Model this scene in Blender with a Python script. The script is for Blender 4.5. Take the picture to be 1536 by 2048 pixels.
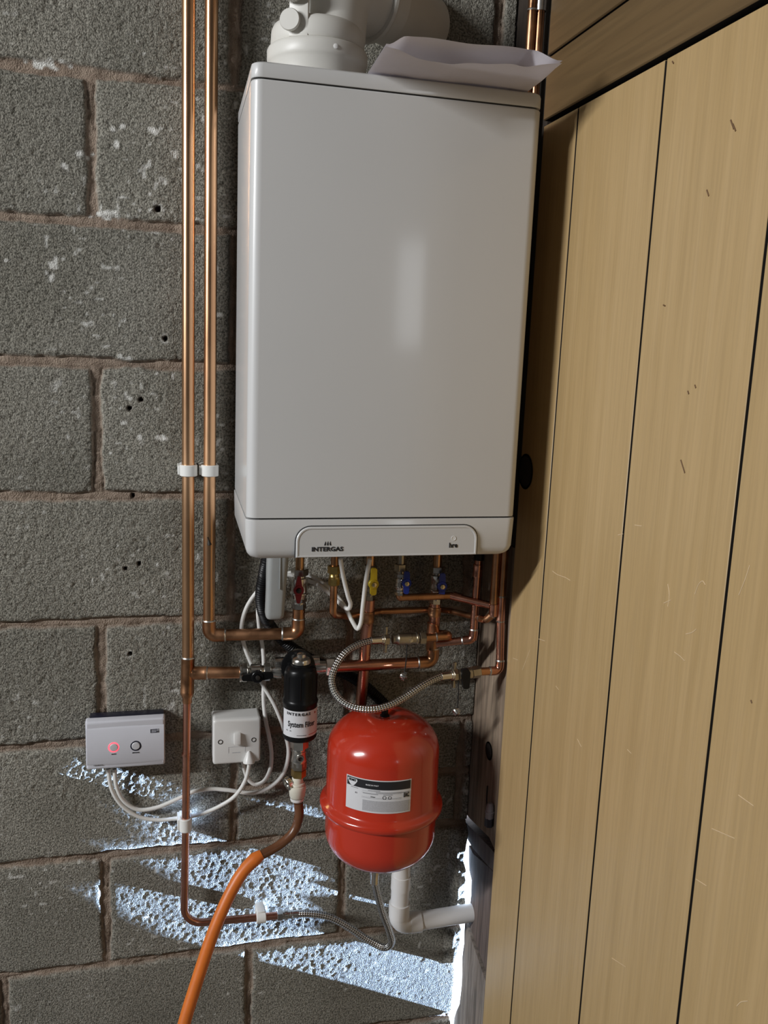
import bpy, bmesh, math, random
import numpy as np
from mathutils import Vector, Matrix
random.seed(7)
PI = math.pi
for o in list(bpy.data.objects):
    bpy.data.objects.remove(o)
SC = bpy.context.scene
COL = SC.collection

# ------------------------------------------------------------------ camera
cam_d = bpy.data.cameras.new('camera')
cam = bpy.data.objects.new('camera', cam_d)
COL.objects.link(cam)
cam_d.sensor_fit = 'VERTICAL'
cam_d.sensor_height = 36.0
cam_d.sensor_width = 27.0
cam_d.lens = 1780.6 / 2048 * 36.0
cam_d.clip_start = 0.05
yaw, pitch, roll = (math.radians(a) for a in (14.20, 10.57, -2.31))
fwd = Vector((math.sin(yaw) * math.cos(pitch), math.cos(yaw) * math.cos(pitch), -math.sin(pitch)))
rgt = Vector((math.cos(yaw), -math.sin(yaw), 0))
dwn = -(rgt.cross(fwd))
r2 = math.cos(roll) * rgt + math.sin(roll) * dwn
d2 = -math.sin(roll) * rgt + math.cos(roll) * dwn
mw = Matrix(((r2.x, -d2.x, -fwd.x, 0.0), (r2.y, -d2.y, -fwd.y, -1.57), (r2.z, -d2.z, -fwd.z, 1.6), (0, 0, 0, 1)))
cam.matrix_world = mw
SC.camera = cam

# ------------------------------------------------------------------ view and world
SC.view_settings.view_transform = 'Standard'
SC.view_settings.look = 'None'
SC.view_settings.exposure = 0.0
SC.view_settings.gamma = 1.0
SC.view_settings.use_curve_mapping = False
W = bpy.data.worlds.new('outdoor_daylight')
SC.world = W
W.use_nodes = True
W.node_tree.nodes['Background'].inputs[0].default_value = (0.85, 0.92, 1.0, 1)
W.node_tree.nodes['Background'].inputs[1].default_value = 3.0

# ------------------------------------------------------------------ lights
def area(name, loc, target, sx, sy, power, color, long_axis=None):
    d = bpy.data.lights.new(name, 'AREA')
    d.shape = 'RECTANGLE'; d.size = sx; d.size_y = sy; d.energy = power; d.color = color
    o = bpy.data.objects.new(name, d); COL.objects.link(o)
    z = (Vector(loc) - Vector(target)).normalized()
    x = Vector(long_axis) if long_axis else Vector((0, 0, 1)).cross(z)
    x = (x - x.dot(z) * z).normalized()
    y = z.cross(x)
    o.matrix_world = Matrix(((x.x, y.x, z.x, loc[0]), (x.y, y.y, z.y, loc[1]), (x.z, y.z, z.z, loc[2]), (0, 0, 0, 1)))
    return o
# long fluorescent batten high up, running along the block wall
area('batten_light', (-3.3, -1.72, 2.65), (0.3, -0.3, 1.2), 1.4, 0.10, 150.0, (0.97, 0.985, 1.0), (1, 0, 0))
# daylight from the small window in the wall behind the photographer
area('window_daylight', (1.50, -4.15, 1.9), (0.37, -0.3, 1.6), 0.32, 0.6, 3.2, (0.92, 0.96, 1.0))
# soft fill lamp added far to the left, no opening in that wall
area('left_fill', (-4.4, -1.6, 1.5), (0.3, -0.2, 1.4), 1.6, 1.9, 1.0, (0.93, 0.96, 1.0))
# sun glinting off something low outside, coming through the gap beside the door jamb
sp_d = bpy.data.lights.new('low_sun_glint', 'SPOT')
sp_d.energy = 74000.0; sp_d.color = (0.44, 0.63, 1.0); sp_d.spot_size = math.radians(9); sp_d.spot_blend = 0.1
sp_d.shadow_soft_size = 0.02
sp = bpy.data.objects.new('low_sun_glint', sp_d); COL.objects.link(sp)
SUNP = Vector((6.5, -0.300, -1.80))
sp.location = SUNP
sp.rotation_euler = (Vector((0.4, 0.0, 0.42)) - SUNP).to_track_quat('-Z', 'Y').to_euler()

# ------------------------------------------------------------------ materials
def mat(name, base, rough=0.5, metal=0.0, spec=0.5, coat=0.0, var=0.0, vscale=40.0, bump=0.0, bscale=200.0,
        stretch=(1, 1, 1), second=None, emit=None, rvar=0.0, trans=0.0, sss=0.0, detail=4.0):
    m = bpy.data.materials.new(name); m.use_nodes = True
    nt = m.node_tree; N = nt.nodes; L = nt.links
    b = N['Principled BSDF']
    b.inputs['Base Color'].default_value = (*base, 1)
    b.inputs['Roughness'].default_value = rough
    b.inputs['Metallic'].default_value = metal
    b.inputs['Specular IOR Level'].default_value = spec
    b.inputs['Coat Weight'].default_value = coat
    if coat: b.inputs['Coat Roughness'].default_value = 0.10
    if trans: b.inputs['Transmission Weight'].default_value = trans
    if sss:
        b.inputs['Subsurface Weight'].default_value = sss
        b.inputs['Subsurface Radius'].default_value = (0.01, 0.01, 0.01)
    tc = N.new('ShaderNodeTexCoord'); mp = N.new('ShaderNodeMapping')
    mp.inputs['Scale'].default_value = stretch
    L.new(tc.outputs['Object'], mp.inputs['Vector'])
    if var or second:
        nz = N.new('ShaderNodeTexNoise'); nz.inputs['Scale'].default_value = vscale; nz.inputs['Detail'].default_value = detail
        L.new(mp.outputs['Vector'], nz.inputs['Vector'])
        cr = N.new('ShaderNodeValToRGB')
        c2 = second if second else tuple(c * (1 + var) for c in base)
        c1 = base if second else tuple(c * (1 - var) for c in base)
        cr.color_ramp.elements[0].position = 0.32; cr.color_ramp.elements[1].position = 0.68
        cr.color_ramp.elements[0].color = (*c1, 1); cr.color_ramp.elements[1].color = (*c2, 1)
        L.new(nz.outputs['Fac'], cr.inputs['Fac']); L.new(cr.outputs['Color'], b.inputs['Base Color'])
        if rvar:
            mr = N.new('ShaderNodeMapRange'); mr.inputs[3].default_value = rough - rvar; mr.inputs[4].default_value = rough + rvar
            mr.inputs[1].default_value = 0.3; mr.inputs[2].default_value = 0.7
            L.new(nz.outputs['Fac'], mr.inputs[0]); L.new(mr.outputs[0], b.inputs['Roughness'])
    if bump:
        nb = N.new('ShaderNodeTexNoise'); nb.inputs['Scale'].default_value = bscale; nb.inputs['Detail'].default_value = 3
        L.new(mp.outputs['Vector'], nb.inputs['Vector'])
        bp = N.new('ShaderNodeBump'); bp.inputs['Strength'].default_value = bump; bp.inputs['Distance'].default_value = 0.002
        L.new(nb.outputs['Fac'], bp.inputs['Height']); L.new(bp.outputs['Normal'], b.inputs['Normal'])
    if emit:
        b.inputs['Emission Color'].default_value = (*emit[0], 1); b.inputs['Emission Strength'].default_value = emit[1]
    return m

def wood(name, c_dark, c_mid, c_light, stretch, rough=0.5, bump=0.12, streak=0.35, patch=None):
    m = bpy.data.materials.new(name); m.use_nodes = True
    nt = m.node_tree; N = nt.nodes; L = nt.links
    b = N['Principled BSDF']; b.inputs['Roughness'].default_value = rough
    tc = N.new('ShaderNodeTexCoord'); mp = N.new('ShaderNodeMapping'); mp.inputs['Scale'].default_value = stretch
    L.new(tc.outputs['Object'], mp.inputs['Vector'])
    n1 = N.new('ShaderNodeTexNoise'); n1.inputs['Scale'].default_value = 1.0; n1.inputs['Detail'].default_value = 6; n1.inputs['Distortion'].default_value = 0.6
    n2 = N.new('ShaderNodeTexNoise'); n2.inputs['Scale'].default_value = 5.0; n2.inputs['Detail'].default_value = 5
    L.new(mp.outputs['Vector'], n1.inputs['Vector']); L.new(mp.outputs['Vector'], n2.inputs['Vector'])
    cr = N.new('ShaderNodeValToRGB')
    cr.color_ramp.elements[0].position = 0.25; cr.color_ramp.elements[0].color = (*c_dark, 1)
    cr.color_ramp.elements[1].position = 0.75; cr.color_ramp.elements[1].color = (*c_light, 1)
    e = cr.color_ramp.elements.new(0.5); e.color = (*c_mid, 1)
    L.new(n1.outputs['Fac'], cr.inputs['Fac'])
    c2 = N.new('ShaderNodeValToRGB')
    c2.color_ramp.elements[0].position = 0.38; c2.color_ramp.elements[0].color = (1 - streak, 1 - streak, 1 - streak, 1)
    c2.color_ramp.elements[1].position = 0.56; c2.color_ramp.elements[1].color = (1, 1, 1, 1)
    L.new(n2.outputs['Fac'], c2.inputs['Fac'])
    mx = N.new('ShaderNodeMixRGB'); mx.blend_type = 'MULTIPLY'; mx.inputs[0].default_value = 1
    L.new(cr.outputs['Color'], mx.inputs[1]); L.new(c2.outputs['Color'], mx.inputs[2])
    L.new(mx.outputs['Color'], b.inputs['Base Color'])
    bp = N.new('ShaderNodeBump'); bp.inputs['Strength'].default_value = bump; bp.inputs['Distance'].default_value = 0.002
    L.new(n2.outputs['Fac'], bp.inputs['Height']); L.new(bp.outputs['Normal'], b.inputs['Normal'])
    return m

def braid_mat(name):
    m = bpy.data.materials.new(name); m.use_nodes = True
    nt = m.node_tree; N = nt.nodes; L = nt.links
    b = N['Principled BSDF']; b.inputs['Metallic'].default_value = 1.0; b.inputs['Roughness'].default_value = 0.28
    uv = N.new('ShaderNodeUVMap'); sx = N.new('ShaderNodeSeparateXYZ'); L.new(uv.outputs['UV'], sx.inputs[0])
    def M(op, a, bb=None):
        n = N.new('ShaderNodeMath'); n.operation = op
        for i, v in enumerate((a, bb)):
            if v is None: continue
            if isinstance(v, (int, float)): n.inputs[i].default_value = v
            else: L.new(v, n.inputs[i])
        return n.outputs[0]
    u = M('MULTIPLY', sx.outputs[0], 2 * PI * 5); v = M('MULTIPLY', sx.outputs[1], 2 * PI / 0.009)
    p = M('SINE', M('ADD', u, v)); q = M('SINE', M('SUBTRACT', u, v))
    h = M('MULTIPLY', p, q)
    h01 = M('MULTIPLY_ADD', h, 0.5); 
    h01.node.inputs[2].default_value = 0.5
    cr = N.new('ShaderNodeValToRGB')
    cr.color_ramp.elements[0].position = 0.2; cr.color_ramp.elements[0].color = (0.05, 0.05, 0.05, 1)
    cr.color_ramp.elements[1].position = 0.55; cr.color_ramp.elements[1].color = (0.72, 0.71, 0.69, 1)
    L.new(h01, cr.inputs['Fac']); L.new(cr.outputs['Color'], b.inputs['Base Color'])
    bp = N.new('ShaderNodeBump'); bp.inputs['Strength'].default_value = 0.8; bp.inputs['Distance'].default_value = 0.002
    L.new(h01, bp.inputs['Height']); L.new(bp.outputs['Normal'], b.inputs['Normal'])
    return m

def wall_mat():
    m = bpy.data.materials.new('concrete_block'); m.use_nodes = True
    nt = m.node_tree; N = nt.nodes; L = nt.links
    b = N['Principled BSDF']; b.inputs['Roughness'].default_value = 0.92; b.inputs['Specular IOR Level'].default_value = 0.2
    tc = N.new('ShaderNodeTexCoord')
    def noise(s, d=4):
        n = N.new('ShaderNodeTexNoise'); n.inputs['Scale'].default_value = s; n.inputs['Detail'].default_value = d
        L.new(tc.outputs['Object'], n.inputs['Vector']); return n.outputs['Fac']
    def ramp(f, a, ca, bb, cb):
        r = N.new('ShaderNodeValToRGB'); r.color_ramp.elements[0].position = a; r.color_ramp.elements[0].color = (*ca, 1)
        r.color_ramp.elements[1].position = bb; r.color_ramp.elements[1].color = (*cb, 1); L.new(f, r.inputs['Fac']); return r.outputs['Color']
    def mix(f, c1, c2, mode='MIX'):
        x = N.new('ShaderNodeMixRGB'); x.blend_type = mode
        if isinstance(f, (int, float)): x.inputs[0].default_value = f
        else: L.new(f, x.inputs[0])
        L.new(c1, x.inputs[1]); L.new(c2, x.inputs[2]); return x.outputs['Color']
    big = ramp(noise(5, 5), 0.3, (0.215, 0.204, 0.170), 0.7, (0.315, 0.298, 0.255))
    grain = ramp(noise(300, 3), 0.36, (0.30, 0.30, 0.29), 0.60, (1.24, 1.24, 1.24))
    block = mix(0.85, big, grain, 'MULTIPLY')
    mort = ramp(noise(45, 5), 0.3, (0.22, 0.165, 0.125), 0.7, (0.35, 0.275, 0.215))
    at = N.new('ShaderNodeAttribute'); at.attribute_name = 'mortar'
    sp_ = N.new('ShaderNodeSeparateColor'); L.new(at.outputs['Color'], sp_.inputs[0])
    c = mix(sp_.outputs[0], block, mort)
    wh = N.new('ShaderNodeRGB'); wh.outputs[0].default_value = (0.66, 0.65, 0.61, 1)
    c = mix(sp_.outputs[1], c, wh.outputs[0])
    dk = N.new('ShaderNodeRGB'); dk.outputs[0].default_value = (0.07, 0.045, 0.035, 1)
    c = mix(sp_.outputs[2], c, dk.outputs[0])
    tn = N.new('ShaderNodeAttribute'); tn.attribute_name = 'block_tone'
    c = mix(1.0, c, tn.outputs['Color'], 'MULTIPLY')
    L.new(c, b.inputs['Base Color'])
    vo = noise(420, 2)
    bp = N.new('ShaderNodeBump'); bp.inputs['Strength'].default_value = 0.75; bp.inputs['Distance'].default_value = 0.004
    L.new(vo, bp.inputs['Height']); L.new(bp.outputs['Normal'], b.inputs['Normal'])
    return m

M = {}
M['block'] = wall_mat()
M['board'] = wood('varnished_board', (0.405, 0.275, 0.126), (0.440, 0.302, 0.143), (0.475, 0.330, 0.163), (55, 55, 1.7), 0.40, 0.04, 0.08)
M['rail'] = wood('shaded_rail_board', (0.105, 0.064, 0.026), (0.13, 0.080, 0.033), (0.155, 0.098, 0.042), (30, 1.2, 30), 0.5, 0.05, 0.15)  # rail colour darkened to stand for the weaker light high up
M['jamb'] = wood('weathered_jamb', (0.17, 0.12, 0.085), (0.30, 0.225, 0.16), (0.40, 0.31, 0.22), (22, 22, 1.6), 0.7, 0.3, 0.4)
M['graywood'] = wood('grey_weathered_board', (0.13, 0.105, 0.085), (0.22, 0.18, 0.15), (0.31, 0.265, 0.225), (22, 30, 2.5), 0.8, 0.4, 0.4)
M['jambshade'] = wood('shaded_weathered_jamb', (0.075, 0.052, 0.044), (0.13, 0.095, 0.082), (0.19, 0.145, 0.125), (22, 22, 1.6), 0.75, 0.3, 0.4)  # weathered jamb wood, colour darkened further for the vessel's shade
M['darktimber'] = wood('dark_upper_timber', (0.025, 0.018, 0.012), (0.04, 0.028, 0.02), (0.06, 0.042, 0.03), (30, 30, 1.6), 0.7, 0.2, 0.3)
M['gap_shade'] = mat('dark_gap_shade', (0.02, 0.015, 0.012), 0.9)  # near-black standing in for shade in grooves, holes and behind the boards
M['plaster'] = mat('painted_plaster', (0.13, 0.125, 0.12), 0.9, var=0.08, vscale=3)
M['floor'] = mat('concrete_floor', (0.15, 0.145, 0.14), 0.85, var=0.15, vscale=4, bump=0.2, bscale=120)
M['ceil'] = mat('ceiling_board', (0.13, 0.125, 0.12), 0.9, var=0.05, vscale=3)
M['copper'] = mat('copper', (0.60, 0.34, 0.19), 0.30, 1.0, second=(0.80, 0.49, 0.28), vscale=14, stretch=(1, 1, 0.3), rvar=0.07)
M['copper_dull'] = mat('tarnished_copper', (0.33, 0.165, 0.085), 0.34, 1.0, second=(0.62, 0.33, 0.18), vscale=30, rvar=0.1)
M['copper_red'] = mat('reddish_copper', (0.50, 0.235, 0.165), 0.27, 1.0, second=(0.70, 0.36, 0.26), vscale=18, rvar=0.06)
M['solder'] = mat('solder', (0.62, 0.60, 0.56), 0.35, 1.0, var=0.15, vscale=120)
M['chrome'] = mat('nickel_plate', (0.66, 0.64, 0.60), 0.24, 1.0, var=0.10, vscale=90)
M['brass'] = mat('brass', (0.52, 0.37, 0.13), 0.33, 1.0, var=0.2, vscale=60)
M['greybrass'] = mat('dull_plated_brass', (0.42, 0.385, 0.32), 0.34, 1.0, var=0.15, vscale=60)
M['casing'] = mat('white_casing_paint', (0.60, 0.598, 0.592), 0.38, coat=0.5, var=0.012, vscale=4)
M['seam'] = mat('dark_seam', (0.05, 0.05, 0.05), 0.8)
M['ink'] = mat('black_print', (0.015, 0.015, 0.018), 0.5)
M['greyink'] = mat('grey_print', (0.22, 0.22, 0.23), 0.6)
def paper_mat():
    m = mat('white_paper', (0.74, 0.71, 0.755), 0.8, var=0.03, vscale=20, bump=0.15, bscale=60)
    nt = m.node_tree; b = nt.nodes['Principled BSDF']; out = nt.nodes['Material Output']
    t = nt.nodes.new('ShaderNodeBsdfTranslucent'); t.inputs['Color'].default_value = (0.80, 0.77, 0.82, 1)
    x = nt.nodes.new('ShaderNodeMixShader'); x.inputs[0].default_value = 0.27
    nt.links.new(b.outputs[0], x.inputs[1]); nt.links.new(t.outputs[0], x.inputs[2]); nt.links.new(x.outputs[0], out.inputs['Surface'])
    return m
M['paper'] = paper_mat()
M['flue'] = mat('cream_flue_plastic', (0.66, 0.645, 0.60), 0.42, var=0.05, vscale=10)
M['wplastic'] = mat('white_plastic', (0.72, 0.71, 0.69), 0.35, var=0.02, vscale=10)
M['clip'] = mat('white_clip_plastic', (0.80, 0.80, 0.77), 0.42, var=0.02, vscale=20)
M['cable'] = mat('white_cable_sheath', (0.76, 0.75, 0.72), 0.42, var=0.03, vscale=30)
M['trap'] = mat('translucent_plastic', (0.33, 0.34, 0.335), 0.35, var=0.04, vscale=20, sss=0.35)
M['waste'] = mat('white_waste_pipe', (0.72, 0.71, 0.70), 0.38, var=0.03, vscale=14)
M['red'] = mat('red_vessel_paint', (0.47, 0.032, 0.013), 0.20, coat=0.6, var=0.06, vscale=6)
M['redlever'] = mat('dark_red_lever', (0.26, 0.012, 0.02), 0.4, var=0.05, vscale=60)
M['yellow'] = mat('yellow_lever', (0.64, 0.46, 0.02), 0.4, var=0.06, vscale=60)
M['blue'] = mat('blue_lever', (0.015, 0.035, 0.28), 0.36, var=0.08, vscale=60)
M['black'] = mat('black_plastic', (0.006, 0.006, 0.0065), 0.30, spec=0.22, var=0.1, vscale=40)
M['conduit'] = mat('black_corrugated_hose', (0.007, 0.007, 0.008), 0.42, spec=0.3, var=0.1, vscale=40)
M['cord'] = mat('black_cord', (0.01, 0.01, 0.01), 0.6, var=0.1, vscale=40)
M['label'] = mat('white_label', (0.66, 0.66, 0.68), 0.4, var=0.02, vscale=30)
M['labelgrey'] = mat('grey_label_panel', (0.42, 0.42, 0.44), 0.45, var=0.08, vscale=500)
M['orange'] = mat('orange_hose', (0.66, 0.165, 0.022), 0.42, var=0.08, vscale=30, bump=0.1, bscale=80)
M['brownhose'] = mat('brown_inner_hose', (0.135, 0.055, 0.024), 0.33, var=0.15, vscale=40)
M['cream'] = mat('cream_fitting_plastic', (0.66, 0.63, 0.53), 0.45, var=0.04, vscale=30)
M['lilac'] = mat('pale_grey_timer_plastic', (0.64, 0.645, 0.70), 0.32, var=0.02, vscale=20)
M['glow'] = mat('red_indicator_ring', (0.8, 0.08, 0.10), 0.4, emit=((1.0, 0.09, 0.13), 1.6))
M['button'] = mat('grey_button', (0.58, 0.58, 0.60), 0.35, var=0.03, vscale=60)
M['navy'] = mat('dark_button_ring', (0.015, 0.016, 0.03), 0.3)
M['iron'] = mat('dark_screw', (0.05, 0.046, 0.043), 0.5, 0.7, var=0.2, vscale=200)
M['goldnut'] = mat('yellow_zinc_nut', (0.72, 0.60, 0.36), 0.3, 1.0, var=0.1, vscale=100)
M['tarn'] = mat('black_tarnish_drip', (0.02, 0.015, 0.01), 0.6)
M['scratch'] = mat('bare_wood_scratch', (0.62, 0.47, 0.29), 0.7, var=0.1, vscale=80)
M['dent'] = mat('dark_wood_dent', (0.14, 0.075, 0.03), 0.7, var=0.1, vscale=80)
M['gland'] = mat('grey_gland_plastic', (0.30, 0.28, 0.31), 0.45, var=0.08, vscale=60)
M['braid'] = braid_mat('stainless_braid')

# ------------------------------------------------------------------ object helpers
ROOTLOC = {}
def tag(o, label=None, cat=None, group=None, kind=None):
    if label: o['label'] = label
    if cat: o['category'] = cat
    if group: o['group'] = group
    if kind: o['kind'] = kind
    return o
def thing(name, label, cat, loc, group=None):
    o = bpy.data.objects.new(name, None); COL.objects.link(o)
    o.empty_display_size = 0.02
    o.location = loc
    ROOTLOC[o] = Vector(loc)
    return tag(o, label, cat, group)
def finish(bm, name, m, parent=None, smooth=38, kind=None, label=None):
    bmesh.ops.remove_doubles(bm, verts=bm.verts, dist=1e-6)
    bmesh.ops.recalc_face_normals(bm, faces=bm.faces)
    lim = math.radians(smooth)
    for f in bm.faces: f.smooth = True
    for e in bm.edges:
        if len(e.link_faces) == 2 and e.calc_face_angle(0) > lim: e.smooth = False
    me = bpy.data.meshes.new(name); bm.to_mesh(me); bm.free()
    return link(me, name, m, parent, kind, label)
def link(me, name, m, parent=None, kind=None, label=None):
    for x in (m if isinstance(m, (list, tuple)) else [m]): me.materials.append(M[x] if isinstance(x, str) else x)
    o = bpy.data.objects.new(name, me); COL.objects.link(o)
    if parent is not None:
        o.parent = parent
        r = parent
        while r.parent is not None: r = r.parent
        if parent in ROOTLOC: o.matrix_parent_inverse = Matrix.Translation(-ROOTLOC[parent])
    if kind: o['kind'] = kind
    if label: o['label'] = label
    return o
def A(p, q): return (Vector(q) - Vector(p)).normalized()
def frame(d):
    d = Vector(d).normalized()
    up = Vector((0, 0, 1)) if abs(d.z) < 0.9 else Vector((0, -1, 0))
    x = up.cross(d).normalized(); y = d.cross(x)
    return x, y
def add_box(bm, lo, hi, bev=0.0, seg=2, rot=None, piv=None):
    r = bmesh.ops.create_cube(bm, size=1)
    vs = r['verts']
    c = [(a + b) / 2 for a, b in zip(lo, hi)]; s = [b - a for a, b in zip(lo, hi)]
    for v in vs: v.co = Vector((c[0] + v.co.x * s[0], c[1] + v.co.y * s[1], c[2] + v.co.z * s[2]))
    if bev:
        es = list({e for v in vs for e in v.link_edges})
        rr = bmesh.ops.bevel(bm, geom=es, offset=bev, segments=seg, affect='EDGES', profile=0.5)
        vs = [v for v in rr['verts']] + [v for v in vs if v.is_valid]
    if rot is not None:
        for v in set(vs):
            if v.is_valid: v.co = rot @ (v.co - Vector(piv)) + Vector(piv)
def rings(bm, rows, cap=True, uv=None, closed=True):
    """rows: list of lists of points (same count) skinned into a surface"""
    uvl = bm.loops.layers.uv.verify() if uv else None
    vr = [[bm.verts.new(p) for p in row] for row in rows]
    n = len(rows[0])
    for i in range(len(rows) - 1):
        for k in range(n if closed else n - 1):
            k2 = (k + 1) % n
            f = bm.faces.new((vr[i][k], vr[i][k2], vr[i + 1][k2], vr[i + 1][k]))
            if uv:
                for lp, (uu, vv) in zip(f.loops, ((k / n, uv[i]), ((k + 1) / n, uv[i]), ((k + 1) / n, uv[i + 1]), (k / n, uv[i + 1]))):
                    lp[uvl].uv = (uu, vv)
    if cap and closed:
        for row in (vr[0], vr[-1]):
            try: bm.faces.new(row)
            except ValueError: pass
    return vr
def resample(pts, step):
    """Catmull-Rom through points, returned at about even steps"""
    P = [Vector(p) for p in pts]
    if len(P) == 2:
        n = max(1, int((P[1] - P[0]).length / step)); return [P[0].lerp(P[1], i / n) for i in range(n + 1)]
    P = [2 * P[0] - P[1]] + P + [2 * P[-1] - P[-2]]
    out = []
    for i in range(1, len(P) - 2):
        p0, p1, p2, p3 = P[i - 1:i + 3]
        def kn(a, b): return max(1e-6, (b - a).length ** 0.5)
        t0 = 0; t1 = t0 + kn(p0, p1); t2 = t1 + kn(p1, p2); t3 = t2 + kn(p2, p3)
        n = max(1, int(round((p2 - p1).length / step)))
        for k in range(n):
            t = t1 + (t2 - t1) * k / n
            a1 = (t1 - t) / (t1 - t0) * p0 + (t - t0) / (t1 - t0) * p1
            a2 = (t2 - t) / (t2 - t1) * p1 + (t - t1) / (t2 - t1) * p2
            a3 = (t3 - t) / (t3 - t2) * p2 + (t - t2) / (t3 - t2) * p3
            b1 = (t2 - t) / (t2 - t0) * a1 + (t - t0) / (t2 - t0) * a2
            b2 = (t3 - t) / (t3 - t1) * a2 + (t - t1) / (t3 - t1) * a3
            out.append((t2 - t) / (t2 - t1) * b1 + (t - t1) / (t2 - t1) * b2)
    out.append(P[-2]); return out
def fillet(pts, rad, n=8):
    P = [Vector(p) for p in pts]; out = [P[0]]
    for i in range(1, len(P) - 1):
        a, c, b = P[i - 1], P[i], P[i + 1]
        da, db = (a - c), (b - c); la, lb = da.length, db.length; da /= la; db /= lb
        ang = da.angle(db); t = min(rad / math.tan(ang / 2) if ang < PI - 1e-3 else 0, la * 0.49, lb * 0.49)
        if t < 1e-5: out.append(c); continue
        p, q = c + da * t, c + db * t
        for k in range(n + 1):
            s = k / n; out.append((1 - s) ** 2 * p + 2 * s * (1 - s) * c + s * s * q) if ang < 1.2 else out.append(_arc(p, q, c, s))
    out.append(P[-1]); return out
def _arc(p, q, c, s):
    # circular arc tangent at p and q
    m_ = (p + q) / 2; d = (m_ - c)
    if d.length < 1e-9: return p.lerp(q, s)
    h = (p - m_).length; dl = d.length
    ctr = m_ + d.normalized() * (h * h / dl)
    r = (p - ctr).length; v = (p.lerp(q, s) - ctr)
    a = (p - ctr).angle(q - ctr)
    u = (p - ctr).normalized(); w = ((q - ctr) - (q - ctr).dot(u) * u)
    if w.length < 1e-9: return p.lerp(q, s)
    w.normalize(); return ctr + r * (math.cos(a * s) * u + math.sin(a * s) * w)
def add_tube(bm, path, r, n=20, cap=True, uv=False, rf=None):
    P = [Vector(p) for p in path]
    Q = [P[0]]
    for p in P[1:]:
        if (p - Q[-1]).length > 1e-6: Q.append(p)
    P = Q
    T = []
    for i in range(len(P)):
        a = P[max(0, i - 1)]; b = P[min(len(P) - 1, i + 1)]; T.append((b - a).normalized())
    x, y = frame(T[0]); rows = []; ss = []; s = 0
    for i, p in enumerate(P):
        if i:
            s += (p - P[i - 1]).length
            q = T[i - 1].rotation_difference(T[i]); x = q @ x
            x = (x - x.dot(T[i]) * T[i]).normalized()
        y = T[i].cross(x)
        rr = rf(s) if rf else r
        rows.append([p + rr * (math.cos(2 * PI * k / n) * x + math.sin(2 * PI * k / n) * y) for k in range(n)]); ss.append(s)
    rings(bm, rows, cap, ss if uv else None)
def tube(name, path, r, m, parent=None, n=20, uv=False, rf=None, label=None):
    bm = bmesh.new(); add_tube(bm, path, r, n, True, uv, rf); return finish(bm, name, m, parent, label=label)
def add_lathe(bm, p0, d, prof, n=28, cap=True):
    """prof: (t, r) along direction d from p0"""
    p0 = Vector(p0); d = Vector(d).normalized(); x, y = frame(d)
    rings(bm, [[p0 + d * t + max(r, 1e-5) * (math.cos(2 * PI * k / n) * x + math.sin(2 * PI * k / n) * y) for k in range(n)] for t, r in prof], cap)
def lathe(name, p0, d, prof, m, parent=None, n=28, smooth=38, label=None):
    bm = bmesh.new(); add_lathe(bm, p0, d, prof, n); return finish(bm, name, m, parent, smooth, label=label)
def add_hex(bm, p0, d, length, r, ch=0.12, n=6, turn=0.0):
    p0 = Vector(p0); d = Vector(d).normalized(); x, y = frame(d); c = r * ch
    def ring(t, rr): return [p0 + d * t + rr * (math.cos(turn + 2 * PI * k / n) * x + math.sin(turn + 2 * PI * k / n) * y) for k in range(n)]
    rings(bm, [ring(0, r - c), ring(c * 0.6, r), ring(length - c * 0.6, r), ring(length, r - c)])
def hexnut(name, p0, d, length, r, m, parent=None, turn=0.26, label=None):
    bm = bmesh.new(); add_hex(bm, p0, d, length, r, turn=turn); return finish(bm, name, m, parent, 20, label=label)
def add_poly(bm, pts, off):
    """pts: polygon points; off: extrusion vector"""
    off = Vector(off)
    a = [bm.verts.new(p) for p in pts]; b = [bm.verts.new(Vector(p) + off) for p in pts]
    bm.faces.new(a); bm.faces.new(list(reversed(b)))
    n = len(pts)
    for i in range(n): bm.faces.new((a[i], b[i], b[(i + 1) % n], a[(i + 1) % n]))
def rrect(x0, z0, x1, z1, r, n=6, corners=(1, 1, 1, 1)):
    """rounded rectangle outline in (x, z); corners: bl, br, tr, tl"""
    out = []
    for (cx, cz, a0, on, px, pz) in ((x0 + r, z0 + r, PI, corners[0], x0, z0), (x1 - r, z0 + r, 1.5 * PI, corners[1], x1, z0),
                                     (x1 - r, z1 - r, 0, corners[2], x1, z1), (x0 + r, z1 - r, 0.5 * PI, corners[3], x0, z1)):
        if not on: out.append((px, pz)); continue
        for k in range(n + 1):
            a = a0 + 0.5 * PI * k / n; out.append((cx + r * math.cos(a), cz + r * math.sin(a)))
    return out
_dg = None
def text_mesh(s, size, sx=1.0, bold=0.0, align='CENTER', extrude=0.0002, spacing=1.0):
    cu = bpy.data.curves.new('lettering', 'FONT'); cu.body = s; cu.size = size; cu.offset = bold * size
    cu.align_x = align; cu.align_y = 'CENTER'; cu.extrude = extrude; cu.resolution_u = 3; cu.space_character = spacing
    ob = bpy.data.objects.new('lettering', cu); COL.objects.link(ob)
    dg = bpy.context.evaluated_depsgraph_get(); dg.update()
    me = bpy.data.meshes.new_from_object(ob.evaluated_get(dg))
    bpy.data.objects.remove(ob); bpy.data.curves.remove(cu)
    for v in me.vertices: v.co.x *= sx
    return me
def text_flat(s, size, loc, m, parent, sx=1.0, bold=0.0, align='CENTER', spacing=1.0):
    me = text_mesh(s, size, sx, bold, align, spacing=spacing)
    for v in me.vertices: v.co = Vector((loc[0] + v.co.x, loc[1] - v.co.z - 0.0002, loc[2] + v.co.y))
    return link(me, 'lettering', m, parent)
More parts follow.
